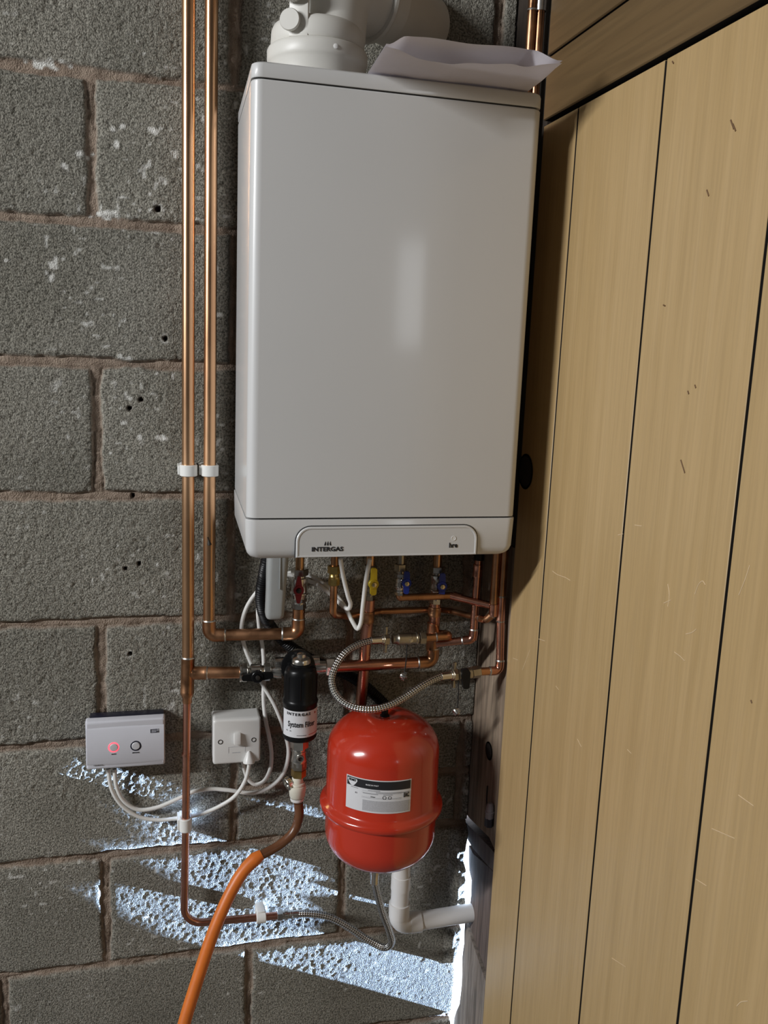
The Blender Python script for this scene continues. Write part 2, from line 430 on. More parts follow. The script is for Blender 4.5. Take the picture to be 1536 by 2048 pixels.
def text_bent(s, size, axis, R, th, z, m, parent, sx=1.0, bold=0.0, align='CENTER', spacing=1.0):
    me = text_mesh(s, size, sx, bold, align, spacing=spacing)
    for v in me.vertices:
        a = th + v.co.x / R; rr = R + v.co.z + 0.0002
        v.co = Vector((axis[0] + rr * math.sin(a), axis[1] - rr * math.cos(a), z + v.co.y))
    return link(me, 'lettering', m, parent)
def cyl_patch(bm, axis, R, th0, th1, z0, z1, thick=0.0003, n=24):
    f = lambda a, rr, z: Vector((axis[0] + rr * math.sin(a), axis[1] - rr * math.cos(a), z))
    rows = []
    for i in range(n + 1):
        a = th0 + (th1 - th0) * i / n
        rows.append([f(a, R, z0), f(a, R + thick, z0), f(a, R + thick, z1), f(a, R, z1)])
    rings(bm, rows)

# ================================================================== THE SETTING
# ---- block wall: one relief mesh of courses, perpends, mortar and pitted faces
def vnoise(X, Z, cell, seed):
    rng = np.random.default_rng(seed)
    tab = rng.random(65536)
    u = X / cell + 1000.0; v = Z / cell + 1000.0
    iu = np.floor(u).astype(np.int64); iv = np.floor(v).astype(np.int64)
    fu = u - iu; fv = v - iv
    fu = fu * fu * (3 - 2 * fu); fv = fv * fv * (3 - 2 * fv)
    h = lambda a, b: tab[((a * 7919) ^ (b * 104729)) & 65535]
    return (h(iu, iv) * (1 - fu) + h(iu + 1, iv) * fu) * (1 - fv) + (h(iu, iv + 1) * (1 - fu) + h(iu + 1, iv + 1) * fu) * fv
def sstep(a, b, x):
    t = np.clip((x - a) / (b - a), 0, 1); return t * t * (3 - 2 * t)
XEND = 0.597
HOLES = [(0.006, 1.597, .0045, 0), (-.035, 1.494, .004, 1), (-.054, 1.479, .004, 1), (-.050, 1.328, .004, 1), (-.064, 1.200, .0035, 1), (-.041, 1.208, .0035, 1), (-.058, 1.043, .004, 0), (-.005, 1.806, .006, 0)]
CHALK = [(-.067, 1.925, .030, .010, .4), (-.075, 1.900, .012, .03, .9), (-.010, 1.925, .030, .008, -.3), (-.150, 1.872, .01, .035, .2), (-.12, 1.88, .02, .012, .3),
         (-.08, 1.79, .06, .012, 0), (-.172, 1.70, .012, .03, -.3), (-.12, 1.618, .03, .008, 0), (-.17, 2.01, .06, .012, 0), (-.02, 1.43, .04, .008, 0), (-.07, 1.565, .035, .006, -.2),
         (.09, 1.70, .006, .05, 0), (.10, 1.64, .02, .006, 0), (-.27, 1.70, .05, .03, 0)]
def wall_height(X, Z):
    zc0 = 2.003; pitch = 0.225; jw = 0.0078
    wob = (vnoise(X, Z, .05, 3) - .5) * .006 + (vnoise(X, Z, .012, 4) - .5) * .0035
    k = np.floor((zc0 - Z) / pitch)
    dzc = np.abs((zc0 - Z) / pitch - np.round((zc0 - Z) / pitch)) * pitch
    off = np.where(np.mod(k, 2) == 0, -0.107, 0.118)
    off = np.where(k == 7, 0.160, off); off = np.where(k == 5, 0.128, off)
    dx = np.abs((X - off) / .45 - np.round((X - off) / .45)) * .45
    d = np.minimum(dzc, dx)
    # a course of cut bricks low down on the right
    half = (k == 5) & (X > .135)
    d = np.where(half, np.minimum(d, np.abs(Z - (zc0 - 5.5 * pitch))), d)
    d = np.where((k == 5) & (X > .135), np.minimum(d, np.abs(X - .575) + .003), d)
    d = d + wob
    mort = 1 - sstep(jw - .0022, jw + .0022, d)
    edge = 1 - sstep(jw, jw + .009, d)
    smooth_zone = sstep(.30, .40, X) * sstep(.95, .75, Z) * .6
    grit = (vnoise(X, Z, .0042, 11) - .5) * .0014 + (vnoise(X, Z, .0085, 12) - .5) * .0009
    pit = -sstep(.70, .90, vnoise(X, Z, .0050, 21)) * .0014
    face = (grit + pit) * (1 - smooth_zone) * (1 - .62 * sstep(.80, .70, Z)) + (vnoise(X, Z, .11, 13) - .5) * .0010
    mo = -.0055 + (vnoise(X, Z, .020, 14) - .5) * .0040 + (vnoise(X, Z, .006, 15) - .5) * .0014
    groove = -np.exp(-((d - jw + .002) / .0016) ** 2) * .0028 * (vnoise(X, Z, .07, 16) > .35)
    h = face * (1 - mort) + mo * mort - edge * .0012 + groove
    white = np.zeros_like(X); dark = np.zeros_like(X)
    for (x, z, r, red) in HOLES:
        rr = np.hypot(X - x, Z - z); h = h - (1 - sstep(r * .6, r, rr)) * .016
        dark = np.maximum(dark, (1 - sstep(r * .7, r * 1.0, rr)))
        if red: dark = np.maximum(dark, .45 * (1 - sstep(r, r * 1.9, rr)))
        else: white = np.maximum(white, .6 * np.exp(-((rr - r * 1.4) / (r * .5)) ** 2) * (vnoise(X, Z, .005, 31) > .5))
    for (x, z, a, b, rot) in CHALK:
        c, s = math.cos(rot), math.sin(rot); u = (X - x) * c + (Z - z) * s; v = -(X - x) * s + (Z - z) * c
        g = np.exp(-(u / a) ** 2 - (v / b) ** 2)
        white = np.maximum(white, sstep(.52, .8, g * vnoise(X, Z, .0075, 41) * 1.4) * 1.0)
    fleck = sstep(.82, .93, vnoise(X, Z, .0085, 51)) * sstep(.45, .65, vnoise(X, Z, .12, 52)) * .7
    # bulge added at the worn wall end, shaped to block part of the low beam
    lump = sstep(.332, .345, Z) * sstep(.66, .63, Z) * (.0135 + .0130 * sstep(.476, .486, Z) * sstep(.575, .560, Z))
    h = h + lump * (.85 + .3 * vnoise(X, Z, .012, 71)) * sstep(.560, .580, X)
    row = np.floor((X - off) / .45)
    tone = .86 + .28 * np.random.default_rng(9).random(4096)[((k * 37 + row * 101).astype(np.int64)) & 4095]
    tone = tone * (1 - mort) + mort
    return tone, h, np.clip(mort, 0, 1), np.maximum(white, fleck * (1 - mort)), dark
def build_wall():
    xs = np.concatenate([np.arange(-4.6, -1.5, .03), np.arange(-1.5, -.62, .0042), np.arange(-.62, .595, .00235), [XEND, XEND]])
    zs = np.concatenate([np.arange(0, .12, .02), np.arange(.12, 2.32, .00235), np.arange(2.33, 3.72, .03)])
    X, Z = np.meshgrid(xs, zs)
    tone, h, mo, wh, dk = wall_height(X, Z)
    Y = -h
    # worn end of the wall beside the door, where daylight shows through low down
    low = sstep(.64, .58, Z) * sstep(.12, .20, Z)
    ragged = .0060 + (vnoise(X * 0, Z, .05, 61) - .5) * .008
    X = X - low * ragged * sstep(.56, .596, X)
    Y[:, -1] = 0.11
    v = np.stack([X, Y, Z], -1).reshape(-1, 3).astype(np.float32)
    ny, nx = X.shape
    idx = np.arange(ny * nx).reshape(ny, nx)
    q = np.stack([idx[:-1, :-1], idx[:-1, 1:], idx[1:, 1:], idx[1:, :-1]], -1).reshape(-1, 4).astype(np.int32)
    me = bpy.data.meshes.new('wall_back')
    me.vertices.add(len(v)); me.vertices.foreach_set('co', v.ravel())
    me.loops.add(q.size); me.loops.foreach_set('vertex_index', q.ravel())
    me.polygons.add(len(q)); me.polygons.foreach_set('loop_start', np.arange(0, q.size, 4, dtype=np.int32))
    me.polygons.foreach_set('loop_total', np.full(len(q), 4, np.int32))
    me.polygons.foreach_set('use_smooth', np.ones(len(q), bool))
    me.update(); me.validate()
    at = me.color_attributes.new('mortar', 'FLOAT_COLOR', 'POINT')
    c = np.stack([mo, wh, dk, np.ones_like(mo)], -1).reshape(-1).astype(np.float32)
    at.data.foreach_set('color', c)
    at2 = me.color_attributes.new('block_tone', 'FLOAT_COLOR', 'POINT')
    at2.data.foreach_set('color', np.stack([tone, tone, tone, np.ones_like(mo)], -1).reshape(-1).astype(np.float32))
    return link(me, 'wall_back', 'block', None, 'structure')
build_wall()

def box_struct(name, lo, hi, m, bev=0.0):
    bm = bmesh.new(); add_box(bm, lo, hi, bev); return finish(bm, name, m, None, kind='structure')
bm = bmesh.new(); add_box(bm, (-4.6, -4.3, -.1), (.66, .12, 0)); add_box(bm, (.66, -4.3, -.1), (2.3, -1.0, 0)); finish(bm, 'floor', 'floor', None, kind='structure')
bm = bmesh.new(); add_box(bm, (-4.6, -4.3, 3.7), (.70, .12, 3.8)); add_box(bm, (.70, -4.3, 3.7), (2.3, -1.0, 3.8)); finish(bm, 'ceiling', 'ceil', None, kind='structure')
box_struct('wall_left', (-4.75, -4.3, 0), (-4.6, .12, 3.7), 'plaster')
box_struct('wall_front', (-4.6, -4.4, 0), (2.3, -4.25, 3.7), 'plaster')
box_struct('wall_side', (2.2, -4.25, 0), (2.3, -.95, 3.7), 'plaster')
box_struct('wall_return', (.612, -.996, 0), (2.2, -.95, 3.7), 'plaster')
# ---- boarded wall on the right: vertical boards under two long rail boards
WX = 0.592
def boards():
    bm = bmesh.new()
    ys = [-.1635, -.289, -.526, -.755, -.985]
    for a, b in zip(ys[:-1], ys[1:]):
        add_box(bm, (WX, b + .0025, .0), (WX + .018, a - .0025, 1.9525), .0006, 1)
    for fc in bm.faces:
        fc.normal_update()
        if abs(fc.normal.y) > .9 or abs(fc.normal.z) > .9: fc.material_index = 1  # edges coloured near-black so the grooves look shaded
    o = finish(bm, 'wall_right', ['board', 'gap_shade'], None, kind='structure')
    bm = bmesh.new()
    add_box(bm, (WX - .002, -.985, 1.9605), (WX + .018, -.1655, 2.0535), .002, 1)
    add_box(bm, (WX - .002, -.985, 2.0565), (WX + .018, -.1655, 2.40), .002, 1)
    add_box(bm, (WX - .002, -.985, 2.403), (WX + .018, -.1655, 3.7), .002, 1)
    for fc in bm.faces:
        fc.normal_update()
        if abs(fc.normal.y) > .9 or abs(fc.normal.z) > .9: fc.material_index = 1  # rail edges get the same painted shade
    finish(bm, 'rail', ['rail', 'gap_shade'], o)
    bm = bmesh.new(); add_box(bm, (WX - .002, -1.012, 0), (WX + .070, -.987, 3.7), .002, 1); finish(bm, 'end_post', 'board', o)
    bm = bmesh.new()  # unseen sheet and strips added behind the boards to stop light
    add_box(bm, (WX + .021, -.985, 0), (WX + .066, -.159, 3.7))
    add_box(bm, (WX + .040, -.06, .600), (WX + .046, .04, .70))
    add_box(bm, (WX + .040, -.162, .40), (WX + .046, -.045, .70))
    finish(bm, 'light_stop', 'gap_shade', o)
    bm = bmesh.new()
    for pts in ([(0.5920, -0.3209, 1.2638), (0.5920, -0.3395, 1.2630), (0.5920, -0.3677, 1.2657), (0.5920, -0.3850, 1.2657)], [(0.5920, -0.6427, 1.3308), (0.5920, -0.6482, 1.3186), (0.5920, -0.6475, 1.3040)], [(0.5920, -0.6382, 1.3056), (0.5920, -0.6524, 1.3136)], [(0.5920, -0.6900, 1.2834), (0.5920, -0.7014, 1.2890), (0.5920, -0.7092, 1.2957)], [(0.5920, -0.6708, 1.2545), (0.5920, -0.6828, 1.2538), (0.5920, -0.6937, 1.2516)], [(0.5920, -0.6992, 1.3344), (0.5920, -0.7047, 1.3478), (0.5920, -0.7116, 1.3531), (0.5920, -0.7170, 1.3500)],
                [(0.5920, -0.1899, 1.0733), (0.5920, -0.2120, 1.0777)], [(0.5920, -0.5541, 1.3853), (0.5920, -0.5713, 1.3876)], [(0.5920, -0.5131, 1.3632), (0.5920, -0.5259, 1.3674)], [(0.5920, -0.3760, 1.0887), (0.5920, -0.3647, 1.0907)], [(0.5920, -0.4486, 1.0412), (0.5920, -0.4629, 1.0353)], [(0.5920, -0.5878, 1.0905), (0.5920, -0.5984, 1.0899)], [(0.5920, -0.8144, 1.1460), (0.5920, -0.8401, 1.1473)], [(0.5920, -0.7775, 1.0860), (0.5920, -0.8172, 1.0971)], [(0.5920, -0.7597, 1.0125), (0.5920, -0.7805, 1.0171)], [(0.5920, -0.8526, 0.9224), (0.5920, -0.8578, 0.9314), (0.5920, -0.8679, 0.9408)], [(0.5920, -0.5993, 0.7908), (0.5920, -0.6353, 0.8043)], [(0.5920, -0.7890, 1.3912), (0.5920, -0.7839, 1.3737), (0.5920, -0.7770, 1.3555)], [(0.5920, -0.3131, 1.1464), (0.5920, -0.2901, 1.1420)], [(0.5920, -0.2338, 1.0678), (0.5920, -0.2583, 1.1120)]):
        add_tube(bm, resample([(WX - .0001, p[1], p[2]) for p in pts], .003), .00055, 6)
    finish(bm, 'scratches', 'scratch', o)
    bm = bmesh.new()
    for pts in ([(0.5920, -0.6726, 1.8517), (0.5920, -0.6798, 1.8412)], [(0.5920, -0.6770, 1.8468), (0.5920, -0.6837, 1.8383)], [(0.5920, -0.6408, 1.7851), (0.5920, -0.6459, 1.7780)], [(0.5920, -0.5726, 1.6621), (0.5920, -0.5773, 1.6607)], [(0.5920, -0.6564, 1.5700), (0.5920, -0.6590, 1.5667)], [(0.5920, -0.6435, 1.5624), (0.5920, -0.6462, 1.5591)], [(0.5920, -0.6435, 1.4818), (0.5920, -0.6544, 1.4680)], [(0.5920, -0.5412, 1.9459), (0.5920, -0.5450, 1.9427)], [(0.5920, -0.8158, 1.2535), (0.5920, -0.8179, 1.2511)]):
        add_tube(bm, [(WX - .0001, p[1], p[2]) for p in pts], .0010, 6)
    finish(bm, 'dents', 'dent', o)
    # dark round hole bored in the boards beside the boiler
    lathe('bored_hole', (WX - .0012, -.190, 1.402), (1, 0, 0), [(0, .030), (.0, .026), (.0015, .0245), (.0016, .001)], 'gap_shade', o)
boards()
# ---- door jamb timbers in the corner
JX = .5985
def timber(name, outline, m, thick=.09, x=JX, tilt=0.0):
    bm = bmesh.new()
    add_poly(bm, [(x + tilt * (p[1] - outline[0][1]), p[0], p[1]) for p in outline], (thick, 0, 0))
    return finish(bm, name, m, None, kind='structure', smooth=20)
def ragged(y, z0, z1, n, amp, seed):
    rr = random.Random(seed); return [(y + rr.uniform(-amp, amp), z0 + (z1 - z0) * i / n) for i in range(n + 1)]
# main post; its back edge meets the blocks, its broken foot is cut on the slant
j1 = timber('trim_1', [(-.159, .690)] + [(-.150, .683), (-.120, .690), (-.010, .668)] + [(.10, .664), (.10, 1.26), (-.159, 1.26)], 'jamb')
timber('trim_5', [(-.159, 1.262), (.10, 1.262), (.10, 3.7), (-.159, 3.7)], 'darktimber', x=JX + .002)  # upper part of the post, coloured much darker than the part below
# short split piece under the slanted crack
timber('trim_2', [(-.159, .676), (-.128, .672), (-.012, .650), (.06, .640), (.06, .618), (-.004, .618), (-.035, .617), (-.128, .632), (-.159, .640)], 'jambshade', thick=.030, x=JX + .001)
# lower board beside the daylight gap
timber('trim_3', [(-.159, .637), (-.127, .630), (-.040, .606), (-.012, .608)] + list(reversed([(-.031, .462), (-.032, .480), (-.039, .488), (-.042, .515), (-.039, .548), (-.022, .560), (-.017, .580), (-.013, .60)])) + [(-.030, .455), (-.075, .440), (-.159, .418)], 'jambshade', thick=.028, x=JX + .002)
# weathered board at the bottom, leaning and wavy along its edge
timber('trim_4', [(-.159, .410), (-.128, .420), (-.070, .438), (-.034, .450), (-.030, .446), (-.030, .425), (-.033, .400), (-.029, .380), (-.027, .362), (-.032, .335), (-.034, .310), (-.032, .285), (-.028, .255), (-.012, .225), (-.002, .20), (.01, 0.0), (-.159, 0.0)], 'graywood', thick=.030, x=JX - .003)
lathe('knot_hole', (JX - .0012, -.093, .853), (1, 0, 0), [(0, .0175), (.0, .0145), (.0014, .0135), (.0015, .001)], 'gap_shade', j1)

# ================================================================== BOILER
BXL, BXR, BY, BZ0, BZ1 = .1175, .533, -.300, 1.284, 1.964
BACKL, BACKR, BYB = .1215, .541, -.030
boiler = thing('boiler', 'large white wall-hung gas boiler between the copper pipes and the wooden wall', 'boiler', ((BXL + BXR) / 2, BYB, BZ0))
def casing_ring(z, grow=0.0, cr=.015, n=7):
    """plan outline of the casing at height z: rounded front corners, sides flaring slightly to the wall"""
    g = grow
    pts = [(BACKL - g, BYB), ]
    l = Vector((BXL - g, BY - g)); r = Vector((BXR + g, BY - g))
    for k in range(n + 1):
        a = PI + 0.5 * PI * k / n
        pts.append((l.x + cr + cr * math.cos(a), l.y + cr + cr * math.sin(a)))
    for k in range(n + 1):
        a = 1.5 * PI + 0.5 * PI * k / n
        pts.append((r.x - cr + cr * math.cos(a), r.y + cr + cr * math.sin(a)))
    pts.append((BACKR + g, BYB))
    return [(x, y, z) for x, y in pts]
def casing_part(name, stops, m):
    bm = bmesh.new(); rings(bm, [casing_ring(z, g) for z, g in stops]); return finish(bm, name, m, boiler, 30)
casing_part('casing', [(1.3475, -.0025), (1.3475, 0), (1.349, .0), (1.9395, .0), (1.9412, -.001), (1.9412, -.0025)], 'casing')
casing_part('top_cap', [(1.9436, -.0025), (1.9436, -.0005), (1.945, .0), (1.958, .0), (1.9615, -.0010), (1.9635, -.0035), (1.964, -.007)], 'casing')
casing_part('seam', [(1.3400, -.0035), (1.9470, -.0035)], 'seam')
# lower front panel with a rounded underside
def low_ring(z, g, back):
    p = casing_ring(z, g); return p
casing_part('lower_panel', [(BZ0, -.016), (BZ0 + .0012, -.0105), (BZ0 + .004, -.006), (BZ0 + .009, -.0022), (BZ0 + .016, 0.0), (1.3435, .0012), (1.3448, .0006), (1.3450, -.0015)], 'casing')
# control flap with rounded upper corners and the dark joint round it
bm = bmesh.new()
FX0, FX1, FZ0, FZ1 = .1895, .4705, 1.2885, 1.3345
def flap_outline(g, zlow): return rrect(FX0 - g, zlow, FX1 + g, FZ1 + g, .022 + g, 8, (0, 0, 1, 1))
add_poly(bm, [(x, BY - .0012 - .0004, z) for x, z in flap_outline(.0016, FZ0 - .0005)], (0, .004, 0))
finish(bm, 'flap_joint', 'seam', boiler)
bm = bmesh.new()
o0 = flap_outline(.0, FZ0); o1 = flap_outline(-.0012, FZ0 + .0006); o2 = flap_outline(-.0030, FZ0 + .002)
o3 = flap_outline(-.0040, FZ0 + .0026)
rings(bm, [[(x, BY, z) for x, z in o0], [(x, BY - .0030, z) for x, z in o0], [(x, BY - .0042, z) for x, z in o1],
           [(x, BY - .0042, z) for x, z in o2], [(x, BY - .0034, z) for x, z in o3]])
flap = finish(bm, 'control_flap', 'casing', boiler, 25)
text_flat('INTERGAS', .0088, (.2125 - .0 , BY - .0036, 1.3005), 'ink', flap, sx=1.16, bold=.035, align='LEFT', spacing=1.02)
bm = bmesh.new()
for i, (dx, ln) in enumerate(((-.0036, -.0006), (0, 0), (.0036, .0006))):
    cx = .2365 + dx; z0 = 1.3064; h = .0062
    add_poly(bm, [(cx - .0010 + ln, BY - .0038, z0), (cx + .0012 + ln, BY - .0038, z0), (cx + .0011, BY - .0038, z0 + h * .5), (cx + .0003, BY - .0038, z0 + h), (cx - .0009, BY - .0038, z0 + h * .45)], (0, .0004, 0))
finish(bm, 'flame_emblem', 'ink', flap)
text_flat('hre', .0105, (.4320, BY - .0036, 1.3035), 'ink', flap, sx=.95, bold=.03)
lathe('indicator_dimple', (.4320, BY - .0036, 1.3145), (0, -1, 0), [(0, .0040), (.0004, .0038), (.0004, .003), (.0001, .0027), (.0001, .0001)], 'wplastic', flap, 20)
bm = bmesh.new(); add_box(bm, (BACKR - .004, -.21, 1.335), (BACKR + .010, -.18, 1.352), .0015)
finish(bm, 'side_latch', 'greybrass', boiler)

# ================================================================== FLUE
FC = Vector((.2285, -.150, 1.9635))
flue = thing('flue_elbow', 'cream plastic flue elbow rising from the top of the white boiler', 'flue', FC)
lathe('base_collar', FC, (0, 0, 1), [(0, .070), (.038, .0705), (.042, .0735), (.046, .0750), (.058, .0750), (.062, .0735), (.0645, .0705), (.066, .066)], 'flue', flue, 48)
lathe('upper_collar', FC + Vector((0, 0, .0655)), (0, 0, 1), [(0, .068), (.003, .0700), (.020, .0690), (.027, .0660), (.0315, .0600), (.034, .052)], 'flue', flue, 48)
bp_ = fillet([FC + Vector((.018, 0, .080)), FC + Vector((.022, 0, .152)), FC + Vector((.105, .050, .160)), FC + Vector((.20, .150, .166))], .055, 12)
bm = bmesh.new(); add_tube(bm, bp_, .0530, 40); finish(bm, 'elbow_pipe', 'flue', flue)
lathe('socket_flange', FC + Vector((.086, .038, .158)), Vector((.86, .50, .03)), [(0, .053), (0, .0600), (.004, .0615), (.008, .0600), (.008, .0545), (.035, .0545)], 'flue', flue, 40)
bm = bmesh.new(); add_box(bm, (.178, -.2085, 2.028), (.2065, -.203, 2.16), .001, rot=Matrix.Rotation(-.5, 4, 'Z').to_3x3(), piv=(.192, -.205, 2.05))
finish(bm, 'strap', 'flue', flue)
for zz, rr in ((2.090, .0195), (2.047, .0150)):
    c = Vector((.183 if zz > 2.06 else .1795, -.2080, zz)); dd = Vector((-.42, -.9, 0)).normalized()
    bm = bmesh.new()
    add_lathe(bm, c, dd, [(0, rr * .96), (.010 if zz > 2.06 else .004, rr), (.0125 if zz > 2.06 else .006, rr * .93), (.0125 if zz > 2.06 else .006, .0005)], 30)
    if zz > 2.06:
        x, y = frame(dd)
        for k in range(30):
            a = 2 * PI * k / 30; p = c + dd * .0015 + rr * .985 * (math.cos(a) * x + math.sin(a) * y)
            add_tube(bm, [p, p + dd * .0085], .0009, 6)
    finish(bm, 'test_cap', 'flue', flue)
lathe('screw_head', FC + Vector((.014, -.0725, .052)), (0, -1, 0), [(0, .004), (.002, .0035), (.0026, .002), (.0027, .0003)], 'wplastic', flue, 14)

# ================================================================== ENVELOPE
env = thing('envelope', 'open white paper envelope lying on top of the boiler, mouth towards the room', 'envelope', (.395, -.30, 1.966))
def paper_sheet(name, rows, parent):
    bm = bmesh.new(); vr = rings(bm, rows, cap=False, closed=False)
    bmesh.ops.solidify(bm, geom=bm.faces[:], thickness=.0005); return finish(bm, name, 'paper', parent, 60)
n = 44
rows = []
rr = random.Random(4)
wob = [rr.uniform(-.0012, .0012) for _ in range(n + 1)]
def lip(u):    # how far the lower panel reaches forward: shallow torn curve with a notch
    c = [(0, -.410), (.07, -.402), (.17, -.384), (.30, -.368), (.42, -.366), (.55, -.376), (.68, -.386), (.76, -.392), (.80, -.390), (.84, -.391), (.92, -.405), (1, -.4185)]
    for (a, ya), (b, yb) in zip(c[:-1], c[1:]):
        if u <= b: return ya + (yb - ya) * (u - a) / (b - a)
    return c[-1][1]
def ex(u, y): return (.2765 + (.5095 - .2765) * u) + (y + .3) * .04
for j in range(9):
    v = j / 8; row = []
    for i in range(n + 1):
        u = i / n; y = -.226 + (lip(u) + .226) * v
        z = 1.9655 + .0008 * math.sin(u * 9 + v * 3) + (.0035 * u * max(0, v - .55) / .45) + .0006 * math.sin(u * 31 + v * 17) * v
        row.append((ex(u, y), y, z))
    rows.append(row)
paper_sheet('lower_panel', rows, env)
rows = []
for j in range(9):
    v = j / 8; row = []
    for i in range(n + 1):
        u = i / n
        yl = -.411 + (.411 - .388) * min(1, u / .14) if u < .14 else (-.388 if u < .86 else -.388 - (u - .86) / .14 * .0315)
        y = -.226 + (yl + .226) * v
        hump = min(1, u / .14, (1 - u) / .14); hump = hump * hump * (3 - 2 * hump)
        z = 1.9675 + .0190 * hump * (.25 + .75 * v) + .0035 * u * max(0, v - .55) / .45 + .0010 * math.sin(u * 14 + v * 4) * hump
        row.append((ex(u, y), y, z))
    rows.append(row)
paper_sheet('upper_panel', rows, env)

# ================================================================== PIPE KIT
def straight(parent, a, b, r, m='copper', name='pipe'):
    return tube(name, [a, b], r, m, parent, 22)
def elbow(parent, prev, c, nxt, r, m='copper', L=None, rings_=True):
    prev, c, nxt = Vector(prev), Vector(c), Vector(nxt)
    L = L or r * 2.6
    d1 = (prev - c).normalized(); d2 = (nxt - c).normalized()
    p = fillet([c + d1 * L, c, c + d2 * L], r * 1.5, 10)
    o = tube('elbow', p, r * 1.13, m, parent, 22)
    if rings_:
        for d in (d1, d2): solder(parent, c + d * L, d, r)
    return o
def solder(parent, p, d, r):
    return lathe('solder_ring', Vector(p) - Vector(d).normalized() * .0008, d, [(0, r * 1.10), (.0004, r * 1.16), (.0018, r * 1.15), (.0032, r * 1.03), (.0034, r * .9)], 'solder', parent, 22)
def sleeve(parent, a, b, r, m='copper', name='coupling'):
    d = A(a, b); L = (Vector(b) - Vector(a)).length
    return lathe(name, a, d, [(0, r * 1.02), (.0005, r * 1.12), (.004, r * 1.15), (.0048, r * 1.12), (L - .0048, r * 1.12), (L - .004, r * 1.15), (L - .0005, r * 1.12), (L, r * 1.02)], m, parent, 24)
def lever_shape(parent, c, up, length, w_hub, w_tip, m, n=(0, -1, 0), thick=.006, taper=.7, name='lever'):
    """flat lever through hub centre c: long blade along up, short one opposite"""
    c = Vector(c); up = Vector(up).normalized(); nn = Vector(n).normalized(); sd = up.cross(nn).normalized()
    pts = []
    for (l, s) in ((length[0], 1), (-length[1], -1)):
        w = w_tip
        seq = [(l - s * w * .5, w), (l, w * .6)] if s > 0 else [(l, w * .6), (l - s * w * .5, w)]
        if s > 0:
            pts += [(w_hub * .95, w_hub * .62), (l - w * .4, w), (l, w * .55), (l, -w * .55), (l - w * .4, -w), (w_hub * .95, -w_hub * .62)]
        else:
            pts += [(-w_hub * .95, -w_hub * .62), (l + w * .4, -w), (l, -w * .55), (l, w * .55), (l + w * .4, w), (-w_hub * .95, w_hub * .62)]
    bm = bmesh.new()
    add_poly(bm, [c + up * a + sd * b - nn * thick * .5 for a, b in pts], nn * thick)
    add_lathe(bm, c - nn * thick * .7, nn, [(0, w_hub * .95), (.0006, w_hub), (thick * 1.25, w_hub), (thick * 1.4, w_hub * .9), (thick * 1.4, w_hub * .5), (thick * 1.2, w_hub * .45)], 24)
    return finish(bm, name, m, parent, 28)
def ball_valve(name, label, cat, x, y, z_top, z_bot, r, lev_m, hub, lev_len, hub_r, tip_w, body_m='chrome', group=None, lev_n=(0, -1, 0), up=(0, 0, 1), nut_m=None):
    """vertical quarter-turn valve with a union nut at each end"""
    t = thing(name, label, cat, (x, y, z_bot), group)
    H = z_top - z_bot; D = (0, 0, -1)
    hexnut('nut', (x, y, z_top), D, H * .17, r * 1.12, nut_m or body_m, t)
    lathe('body', (x, y, z_top - H * .15), D, [(0, r * .78), (H * .06, r * .80), (H * .08, r * 1.05), (H * .20, r * 1.05), (H * .22, r * .98), (H * .42, r * 1.04), (H * .44, r * 1.18), (H * .47, r * 1.18), (H * .49, r * 1.02),
        (H * .56, r * .92), (H * .60, r * .85), (H * .74, r * .85)], body_m, t, 26)
    hexnut('nut', (x, y, z_bot + H * .27), D, H * .10, r * 1.0, nut_m or body_m, t)
    hexnut('nut', (x, y, z_bot + H * .15), D, H * .15, r * .95, nut_m or body_m, t, turn=.1)
    h = Vector(hub); n = Vector(lev_n).normalized()
    back = Vector((x, y, h.z))
    bm = bmesh.new(); add_tube(bm, [back, h], r * .45, 16); finish(bm, 'stem', body_m, t)
    lv = lever_shape(t, h, up, lev_len, hub_r, tip_w, lev_m, n)
    bm = bmesh.new(); add_hex(bm, h + n * .003, n, .005, hub_r * .5); add_lathe(bm, h + n * .004, n, [(0, hub_r * .28), (.006, hub_r * .26), (.0065, .0003)], 14)
    finish(bm, 'lever_nut', 'goldnut' if lev_m != 'redlever' else 'iron', lv)
    return t

R22, R15 = .0106, .0072
# ---- left riser: 22 mm pipe down from the ceiling to a tee, then 15 mm down and round to the right
P1T = (.0455, -.035, 3.70); P1B = (0.0418, -0.0350, 1.0260); TEE = (0.0409, -0.0350, 1.0157)
riser = thing('copper_pipe', 'left-hand tall copper pipe running down to a tee and on down to the low bend', 'pipe', P1T)
straight(riser, P1T, (0.0420, -0.0350, 1.0437), R22)
sleeve(riser, (0.0420, -0.0350, 1.0455), (0.0405, -0.0350, 0.9773), R22, 'copper_dull', 'tee')
BR0 = (0.0452, -0.0360, 1.0159); BR1 = (0.1381, -0.0500, 1.0173)
straight(riser, BR0, BR1, R22, 'copper_dull', 'branch')
sleeve(riser, (0.0487, -0.0365, 1.0159), (0.0746, -0.0400, 1.0159), R22, 'copper_dull', 'branch_socket')
solder(riser, (0.0746, -0.0400, 1.0159), A(BR0, BR1), R22)
low = [(0.0404, -0.0350, 0.9792), (0.0371, -0.0300, 0.6791), (0.0342, -0.0280, 0.5154), (0.2132, -0.0300, 0.5116)]
tube('lower_pipe', fillet(low, .034, 12), R15, 'copper_red', riser, 20)
lathe('reducer', (0.0405, -0.0350, 0.9782), A(low[0], low[1]), [(0, R22 * 1.1), (.004, R22 * 1.05), (.009, R15 * 1.2), (.018, R15 * 1.17), (.0185, R15)], 'copper_dull', riser, 22)
solder(riser, (0.0420, -0.0350, 1.0446), (0, 0, 1), R22)
sleeve(riser, (0.0387, -0.0322, 0.8633), (0.0384, -0.0322, 0.8566), R15, 'copper_red')

